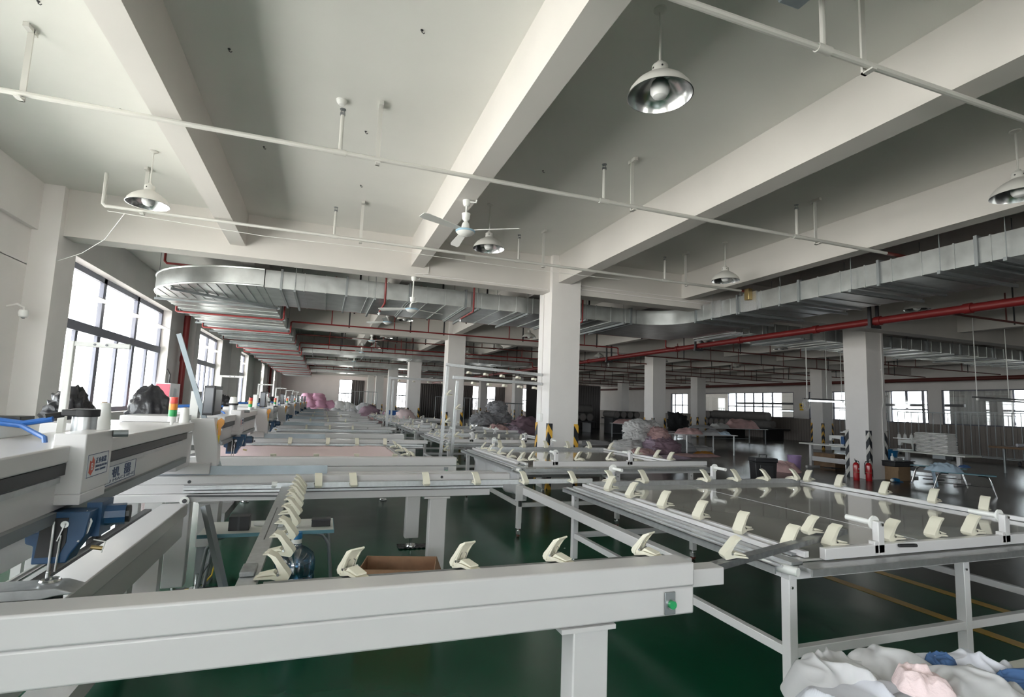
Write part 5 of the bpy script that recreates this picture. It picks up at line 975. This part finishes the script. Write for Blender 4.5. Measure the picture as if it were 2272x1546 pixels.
t = thing('storage_bin', 'tall black plastic bin with folding handle behind the right foreground table', 'bin', (9.75, 9.75, 0), -.35)
obj('body', MB().prism([(-.22, 0), (.22, 0), (.25, .50), (-.25, .50)], -.17, .17), 'black', t, bevel=.015); obj('lid', MB().box(-.265, .265, -.19, .19, .50, .60), 'dark', t, bevel=.02); obj('handle', MB().tube([(-.09, 0, .59), (-.085, 0, .66), (.085, 0, .66), (.09, 0, .59)], .014, 8), 'black', t); obj('side_panel', MB().box(-.15, .15, -.2, -.178, .1, .45), 'dark', t, bevel=.01)
t = thing('cardboard_box', 'tan cardboard carton on the floor right of the extinguisher pillar', 'box', (14.45, 9.95, 0), .1); obj('body', MB().box(-.25, .28, -.2, .2, 0, .36), 'card2', t, bevel=.004); obj('flap', MB().box(-.25, .28, -.215, -.2, .27, .36), 'card2', t); obj('tape', MB().box(-.25, .28, -.012, .012, .36, .362), 'card', t)
t = thing('tray', 'flat black tray lying on the tan carton', 'tray', (14.45, 9.95, .362)); obj('body', MB().box(-.36, .36, -.24, .24, .0, .13), 'black', t, bevel=.02); obj('rim', MB().box(-.38, .38, -.26, .26, .13, .15), 'black', t)
t = thing('oil_can', 'small white bottle standing on the black tray', 'bottle', (14.2, 9.85, .512)); obj('body', MB().lathe([(0, 0), (.04, 0), (.04, .1), (.015, .13), (.012, .17), (0, .17)], (0, 0, 0), 16), 'plastic_white', t); obj('cap', MB().lathe([(.014, .17), (.014, .19), (0, .19)], (0, 0, 0), 12), 'wall', t)
tag(obj('parts_box', MB().box(14.35, 14.55, 9.82, 9.98, .512, .58), 'alu', bevel=.005), 'small grey parts box on the black tray', 'box')
t = thing('basin', 'bright blue plastic basin behind the black tray', 'basin', (14.85, 10.5, 0)); obj('body', MB().lathe([(0, 0), (.22, 0), (.30, .72), (.31, .72), (.31, .74), (.29, .74), (.0, .5)], (0, 0, 0), 28), 'cyan', t); obj('rim', MB().lathe([(.31, .715), (.325, .73), (.31, .745)], (0, 0, 0), 28), 'cyan', t)
t = thing('power_tool', 'blue and white power tool lying on the floor before the tan carton', 'tool', (13.95, 9.62, 0)); obj('body', MB().tube([(-.10, 0, .05), (.0, .02, .055), (.10, -.02, .04)], .045, 10), 'cyan', t); obj('handle', MB().cyl((-.14, 0, .05), (-.08, 0, .05), .035, 12), 'plastic_white', t); obj('cord', MB().tube([(.1, -.02, .03), (.18, -.06, .01), (.14, -.1, .008), (.06, -.06, .008)], .006, 6), 'cyan', t)
# sewing workstations
def sewing_machine(parent_loc, rz, label, col='machw', motor='machw'):
    t = thing('sewing_machine', label, 'sewing machine', parent_loc, rz)
    obj('base', MB().box(-.24, .24, -.09, .09, 0, .02), 'alu', t); obj('head', MB().prism([(-.26, .28), (.20, .30), (.22, .02), (.12, .02), (.09, .18), (-.16, .20), (-.19, .12), (-.26, .12)], -.05, .05), col, t, bevel=.012)
    obj('hand_wheel', MB().cyl((.23, 0, .22), (.26, 0, .22), .065, 20), 'black', t); obj('needle_bar', MB().cyl((-.22, 0, .12), (-.22, 0, .03), .006, 8), 'steel', t); obj('motor_cover', MB().box(.14, .25, -.07, .07, .04, .27), motor, t, bevel=.015)
    return t
def work_table(x0, x1, y0, y1, z, label):
    t = thing('sewing_table', label, 'table'); obj('tabletop', MB().box(x0, x1, y0, y1, z-.04, z), 'deck', t, bevel=.006)
    for y in (y0+.28, y1-.22):
        obj('side_frame', MB().box(x0+.22, x0+.30, y-.04, y+.04, .06, z-.04).box(x0+.05, x1-.05, y-.035, y+.035, .0, .06), 'white', t)
    obj('stretcher', MB().box(x0+.24, x0+.28, y0+.32, y1-.26, .22, .36), 'white', t); obj('treadle', MB().box(x0+.05, x0+.4, (y0+y1)/2-.15, (y0+y1)/2+.15, .06, .08), 'dark', t); obj('drawer', MB().box(x0+.1, x0+.4, y0+.5, y0+.8, z-.14, z-.04), 'galvdark', t)
    return t
work_table(14.95, 15.6, 8.60, 10.35, .76, 'white sewing table right of the extinguisher pillar, loaded with folded white cloth')
work_table(14.32, 14.95, 11.0, 12.85, .76, 'white sewing table left of the extinguisher pillar')
sewing_machine((15.3, 10.15, .76), PI/2+PI, 'white industrial sewing machine beside the stack of folded cloth'); sewing_machine((14.65, 11.75, .76), -PI/2, 'white sewing machine with dark blue motor cover, left of the pillar', 'machw', 'navy')
t = thing('thread_rack', 'metal shelf above the right sewing machine holding thread cones', 'rack', (15.42, 10.3, .76)); obj('shelf', MB().box(-.1, .1, -.28, .28, .30, .315), 'alu', t); obj('post', MB().cyl((.06, .2, 0), (.06, .2, .3), .010, 8), 'alu', t); obj('post', MB().cyl((.06, -.2, 0), (.06, -.2, .3), .010, 8), 'alu', t)
for k, y in enumerate((10.15, 10.32, 10.48)):
    t = thing('thread_cone', 'white thread cone, %s from the right on the shelf over the right sewing machine' % ORD[k], 'thread', (15.42, y, 1.075), group='thread cones on the shelf'); obj('thread', MB().lathe([(0, 0), (.05, 0), (.03, .11), (0, .11)], (0, 0, 0), 16), 'plastic_white', t); obj('tip', MB().cyl((0, 0, .11), (0, 0, .15), .008, 8), 'plastic_white', t)
t = thing('thread_spool', 'dark green thread spool standing on the right sewing table', 'thread', (15.1, 9.85, .76)); obj('thread', MB().cyl((0, 0, 0), (0, 0, .2), .035, 14), 'black', t); obj('core', MB().cyl((0, 0, .2), (0, 0, .215), .015, 10), 'card2', t)
for c in range(2):
    for k in range(15):
        y = 9.62 if c == 0 else 9.22; w_ = .20; n = 10; vs = []; z0 = .762+.0345*k; jx = rnd.uniform(-.03, .03)+(.03 if c == 0 else 0)*math.sin(k*.5); jy = rnd.uniform(-.02, .02)
        mb = MB(); mb.prism([(-.19, .006), (-.2, .016), (-.19, .030), (-.1, .033), (0, .029), (.1, .034), (.19, .029), (.205, .016), (.19, .006), (.1, .003), (0, -.0), (-.1, .003)], -w_, w_)
        o = obj('folded_cloth', mb, 'whitec', smooth=1.2, bevel=.004); o.location = (15.22+jx, y+jy, z0); o.rotation_euler = (0, 0, rnd.uniform(-.10, .10))
        tag(o, 'folded white cloth in the %s column of the stack, %s from the bottom' % (('left', 'right')[c], (ORD+['thirteenth', 'fourteenth', 'topmost'])[k]), 'folded cloth', 'folded white cloths on the sewing table')
t = thing('rope_coil', 'white coiled air hose hanging beside the extinguisher pillar', 'hose', (15.2, 10.72, 0))
m_ = MB()
for k in range(6): a = .06+.012*k; m_.tube([(a*math.cos(u), a*.5*math.sin(u)+.01*k, 1.38+.25*math.sin(u+.2*k)) for u in [2*PI*i/16 for i in range(17)]], .012, 6)
obj('coil', m_, 'plastic_white', t); obj('hanging_line', MB().tube([(0, 0, 1.6), (0, 0, 3.6)], .006, 5).tube([(0, 0, 1.15), (.02, 0, .78)], .006, 5), 'plastic_white', t)
crumple('garment', (14.75, 11.28, .76), .2, .16, .12, 'bluec', 51, label='small light blue garment beside the left sewing machine', n=30, rings=12)
t = thing('shelf_board', 'raised grey shelf with white cloth over the left sewing machine', 'shelf', (14.85, 11.35, .76)); obj('board', MB().box(-.12, .14, -.4, .4, .38, .40), 'alu', t); obj('post', MB().cyl((.1, .35, 0), (.1, .35, .38), .012, 8), 'alu', t); obj('post', MB().cyl((.1, -.35, 0), (.1, -.35, .38), .012, 8), 'alu', t)
crumple('garment', (14.85, 11.35, 1.16), .18, .42, .17, 'whitec', 52, label='white crumpled cloth on the raised shelf left of the pillar', n=36, rings=14)
tag(obj('carton', MB().box(15.3, 15.75, 12.4, 13.2, .0, .42), 'wood', bevel=.01), 'brown carton on the floor behind the left sewing table', 'box')
# benches
def bench(x, y, rz, label):
    t = thing('bench', label, 'bench', (x, y, 0), rz, 'small benches with tubular legs')
    obj('seat', MB().box(-.55, .55, -.14, .14, .44, .46), 'bluetop', t, bevel=.004)
    for s in (-1, 1):
        for yy in (-.11, .11): obj('leg', MB().tube([(s*.25, yy, .43), (s*.36, yy, .425), (s*.42, yy, .39), (s*.45, yy, .32), (s*.54, yy, 0)], .013, 8), 'steel', t)
        obj('crossbar', MB().cyl((s*.48, -.11, .18), (s*.48, .11, .18), .008, 8), 'steel', t)
    obj('stretcher', MB().cyl((-.46, 0, .2), (.46, 0, .2), .008, 8), 'steel', t)
bench(13.55, 7.85, -1.05, 'near blue-topped bench with chrome legs and light blue clothes on it'); bench(14.6, 9.0, -1.1, 'second blue-topped bench half under the right sewing table')
crumple('garment', (13.42, 8.15, .46), .36, .22, .22, 'bluec', 55, rz=-1.0, label='light blue garments heaped on the near bench')
crumple('garment', (13.62, 7.85, .58), .13, .11, .07, 'navy', 56, label='darker blue sleeve opening in the heap of blue garments', n=30, rings=12)
vs = []; fs = []
for i in range(13):
    for j in range(9):
        v = j/8; vs.append((13.22+.30*i/12+.02*math.sin(i*1.4)*v, 8.25+.25*i/12-.07*v*(1+.3*math.sin(i*1.1)), .60-.5*v+.03*math.sin(i*.6)*v))
for i in range(12):
    for j in range(8): a = i*9+j; fs.append((a, a+9, a+10, a+1))
o = obj('hanging_garment', MB().add(vs, fs), 'bluec', smooth=3); o.modifiers.new('s', 'SOLIDIFY').thickness = .01; tag(o, 'light blue garment hanging down to the floor from the bench end', 'clothing')
# hanging tube lights
def tubelight(x, y, z, L_, lit, label):
    t = thing('tube_light', label, 'lamp', (x, y, z), 0, 'hanging tube lights'); obj('channel', MB().box(-.15, L_+.15, -.03, .03, .04, .075), 'dark', t); obj('tube', MB().cyl((.05, 0, .0), (L_-.05, 0, .0), .022, 14), 'tube' if lit else 'tubeoff', t); obj('end_cap', MB().box(0, .05, -.025, .025, -.02, .04), 'plastic_white', t); obj('end_cap', MB().box(L_-.05, L_, -.025, .025, -.02, .04), 'plastic_white', t)
    for xx in (.0, L_*.55, L_-.05): obj('suspension_rod', MB().cyl((xx, 0, .075), (xx, 0, CZ-z), .010, 8), 'plastic_white', t)
tubelight(14.3, 12.5, 2.08, 1.55, True, 'lit tube light hanging before the striped pillar at right'); tubelight(15.9, 8.8, 2.18, 2.4, False, 'unlit tube light fixture at the right frame edge on three rods'); tubelight(16.1, 12.5, 2.08, 1.2, False, 'unlit fixture continuing right of the lit tube light')
t = thing('cable_loop', 'loose white cable loops hanging at the left end of the lit tube light', 'cable', (14.2, 12.4, 0)); m_ = MB()
for k in range(3): a = .10+.03*k; m_.tube([(a*math.cos(u), .02*k, 1.98-.02*k+a*1.2*math.sin(u)) for u in [2*PI*i/14 for i in range(15)]], .006, 5)
obj('loops', m_, 'plastic_white', t); obj('drop_cable', MB().tube([(0, 0, 2.1), (.02, 0, 3.0), (0, 0, 4.0)], .006, 5), 'plastic_white', t)
t = thing('tube_light', 'lit tube light in the room behind the glass, left of the warning notice', 'lamp', (32.0, 27.5, 1.9)); obj('tube', MB().cyl((0, 0, 0), (0, 3.2, 0), .03, 12), 'tube', t); obj('channel', MB().box(-.04, .04, -.1, 3.3, .04, .1), 'dark', t); obj('suspension_rod', MB().cyl((0, 1.5, .1), (0, 1.5, CZ-1.9), .01, 6), 'plastic_white', t)
for i, (a, b) in enumerate(((8, 13), (18, 25), (27, 34))):
    t = thing('ceiling_rail', 'dark lighting rail hanging in the room behind the glass, %s from the right' % ORD[i], 'rail', (31.5, 0, 2.35)); obj('channel', MB().box(-.08, .08, a, b, 0, .14), 'dark', t); obj('suspension_rod', MB().cyl((0, a+.5, .14), (0, a+.5, CZ-2.35), .012, 6), 'plastic_white', t); obj('suspension_rod', MB().cyl((0, b-.5, .14), (0, b-.5, CZ-2.35), .012, 6), 'plastic_white', t)
# notice on pier
t = thing('notice_sign', 'small yellow warning notice on the pier between the glass panes', 'sign', (28.99, 25.75, 2.1)); obj('plate', MB().box(-.01, 0, -.14, .14, -.02, .28), 'yel', t); obj('symbol', MB().cyl((-.012, 0, .15), (-.010, 0, .15), .07, 20), 'dark', t); obj('lower_plate', MB().box(-.01, 0, -.14, .14, -.17, -.05), 'yel', t)
# cage trolleys
def cage(x, y, L_, H_, label, rz=PI/2, grp='wire cage trolleys'):
    t = thing('cage_trolley', label, 'trolley', (x, y, 0), rz, grp)
    obj('frame', MB().bar((0, 0, H_), (L_, 0, H_), .04, .04).bar((0, 0, .2), (L_, 0, .2), .04, .04), 'galvdark', t)
    b = int(L_/.28)
    for k in range(b+1): obj('bar', MB().cyl((L_*k/b, 0, .2), (L_*k/b, 0, H_), .016, 8), 'galvdark', t)
    obj('deck', MB().box(0, L_, 0, .7, .17, .2), 'galvdark', t)
    for xx in (.1, L_-.1):
        for yy in (.06, .64): w_ = obj('caster', MB().cyl((xx, yy-.02, .06), (xx, yy+.02, .06), .06, 14).box(xx-.02, xx+.02, yy-.03, yy+.03, .08, .17), 'black', t)
    return t
cage(25.9, 12.6, 2.6, 2.0, 'tall wire cage trolley at the right frame edge'); cage(26.3, 15.4, 2.5, 1.95, 'tall wire cage trolley in the middle before the glass partition'); cage(26.1, 18.2, 2.6, 1.98, 'tall wire cage trolley just right of the extinguisher pillar')
cage(8.6, 26.5, 1.6, 1.7, 'wire cage trolley just left of the centre pillar', 0, 'wire cage trolleys in the distance'); cage(5.6, 27.6, 2.2, 1.9, 'tall wire cage trolley behind the grey bundles', 0, 'wire cage trolleys in the distance'); cage(1.6, 40.5, 2.2, 2.2, 'distant wire rack before the leftmost far window', 0, 'wire cage trolleys in the distance'); cage(10.8, 33.5, 2.0, 1.7, 'distant wire cage trolley right of the grey stack', 0, 'wire cage trolleys in the distance')
bag((9.4, 26.85, .2), (.5, .25, .5), 'rose bundle inside the cage trolley left of the centre pillar', 'fabric bundle', 'pinkd', 140, sub=3)
# wooden table far right
t = thing('wooden_table', 'brown wooden table at the right frame edge with a long tube on it', 'table'); obj('tabletop', MB().box(20.3, 22.6, 9.6, 11.0, .80, .86), 'wood', t)
obj('apron', MB().box(20.32, 22.5, 9.62, 9.66, .62, .80), 'wood', t)
for x, y in ((20.9, 10.9), (20.5, 9.75), (22.4, 9.75), (22.4, 10.9)): obj('leg', MB().cyl((x, y, 0), (x, y, .8), .035, 10), 'galvdark', t)
t = thing('paper_tube', 'pale tube with black end lying on the wooden table', 'tube', (21.0, 10.6, .91)); obj('tube', MB().cyl((0, 0, 0), (.9, -.4, 0), .05, 16), 'whiteb', t); obj('end_cap', MB().cyl((.9, -.4, 0), (1.0, -.445, 0), .06, 16), 'black', t)
# far furniture / doors
t = thing('glazed_door', 'double door with light panes in the far wall right of the third pillar', 'door', (30.2-4.2, YF-.1, 0)); obj('frame', MB().box(-1.4, -1.3, 0, .08, 0, 2.55).box(1.3, 1.4, 0, .08, 0, 2.55).box(-1.4, 1.4, 0, .08, 2.5, 2.6).box(-.05, .05, 0, .08, 0, 2.55), 'alwin', t); obj('door_leaf', MB().box(-1.3, -.05, .02, .06, 0, 2.5), 'white', t); obj('door_leaf', MB().box(.05, 1.3, .02, .06, 0, 2.5), 'galvflat', t)
t = thing('metal_gate_frame', 'pale metal frame standing before the dark curtains right of the centre pillar', 'frame', (15.8, 36.0, 0)); obj('post', MB().box(0, .08, 0, .08, 0, 3.0), 'alu', t); obj('post', MB().box(1.3, 1.38, 0, .08, 0, 3.0), 'alu', t); obj('top_bar', MB().box(0, 1.38, 0, .08, 2.92, 3.0), 'alu', t)
curtain(15.0, 21.5, 0, 3.4, 'curt', 'wide dark curtain screen right behind the centre pillar', y=38.5)
tag(bpy.data.objects['curtain'] if False else obj('curtain_rail', MB().box(15.0, 21.5, 38.60, 38.66, 3.36, 3.42).box(15.0, 15.04, 38.60, 38.66, 0, 3.36).box(21.46, 21.5, 38.60, 38.66, 0, 3.36), 'dark'), 'rail and posts carrying the wide dark curtain screen', 'rail')
# ================================================================== CLOTH HEAP IN THE BOTTOM RIGHT CORNER
t = thing('laminate_table', 'grey white table corner at the bottom right under the crumpled sheets', 'table'); obj('tabletop', MB().box(1.55, 3.4, .3, 1.45, .60, .63), 'deck', t, bevel=.004)
for x in (1.65, 3.3):
    for y in (.4, 1.38): obj('leg', MB().box(x-.02, x+.02, y-.02, y+.02, 0, .60), 'white', t)
g = 'sheets in the bottom right heap'
for c, rx, ry, h, m, sd, l, rz in (((1.72, 1.34, .60), .26, .20, .13, 'whiteb', 61, 'grey white sheet at the left end of the bottom right heap', .4), ((1.90, 1.50, .58), .24, .17, .17, 'greyc', 62, 'grey sheet standing up in tall folds at the back left of the heap', -.3), ((2.12, 1.48, .60), .26, .16, .15, 'greyc', 63, 'grey sheet rolled up behind the pink one', .2),
                                   ((2.36, 1.40, .61), .24, .14, .13, 'whiteb', 64, 'white grey sheet at the back right of the heap', -.2), ((2.66, 1.24, .62), .24, .14, .10, 'greyc', 65, 'grey sheet at the far right of the heap', .3), ((2.16, 1.28, .62), .30, .18, .13, 'greyc', 66, 'pale sheet in the middle of the heap', .1),
                                   ((1.98, 1.30, .70), .10, .08, .08, 'pink', 67, 'small pale pink cloth sticking out of the heap', 0), ((2.26, 1.42, .68), .09, .05, .055, 'navy', 68, 'small dark blue cloth peeking out of the heap', .2), ((2.50, 1.27, .66), .15, .06, .055, 'navy', 69, 'dark blue cloth strip at the right of the heap', -.2), ((2.20, 1.08, .62), .62, .20, .14, 'whiteb', 70, 'bluish white sheet lying across the front of the heap', 0)):
    crumple('crumpled_sheet', c, rx, ry, h, m, sd, rz=rz, fr=2.2, fold=.55, n=120, rings=60, label=l, cat='bed sheet', group=g)
# small litter
for i, (x, y) in enumerate(((.9, 5.2), (1.9, 4.4), (3.05, 3.3), (2.4, 3.9), (-.4, 4.5), (2.7, 5.6))):
    tag(obj('paper_scrap', MB().add([(x, y, .003), (x+.02, y+.005, .004), (x+.015, y+.02, .008), (x-.004, y+.012, .003)], [(0, 1, 2, 3)]), 'plastic_white'), 'tiny white scrap on the green floor, %s' % ['behind the open carton', 'left of the support rail', 'under the grey table, near its front', 'between rail and table', 'below the small table', 'near the caster of the middle table'][i], 'scrap')

# small rusty anchors left in the ceiling
for i, (x, y, l) in enumerate(((-2.35, 4.95, 'left of the first beam, above the long pipe'), (-2.3, 6.6, 'above the leftmost lamp'), (.55, 3.3, 'at the top edge left of centre'), (.56, 4.1, 'in the bright bay left of centre, near the top'), (-1.05, 3.6, 'at the top beside the first beam'), (-1.0, 5.0, 'just right of the first beam'), (.25, 6.0, 'right of the smoke detector'), (.3, 7.6, 'in the bright bay before the cross beam'), (2.9, 4.3, 'below the large near lamp'), (2.5, 6.1, 'above the first fan, to its right'), (-.9, 6.9, 'right of the first beam, low in the bay'))):
    t = thing('ceiling_anchor', 'rusty anchor in the ceiling %s' % l, 'anchor', (x, y, CZ)); obj('hook', MB().tube([(0, 0, 0), (0, 0, -.02), (.015, 0, -.03), (.025, 0, -.02)], .004, 5), 'dark', t); obj('plug', MB().cyl((0, 0, 0), (0, 0, -.006), .012, 10), 'dark', t)
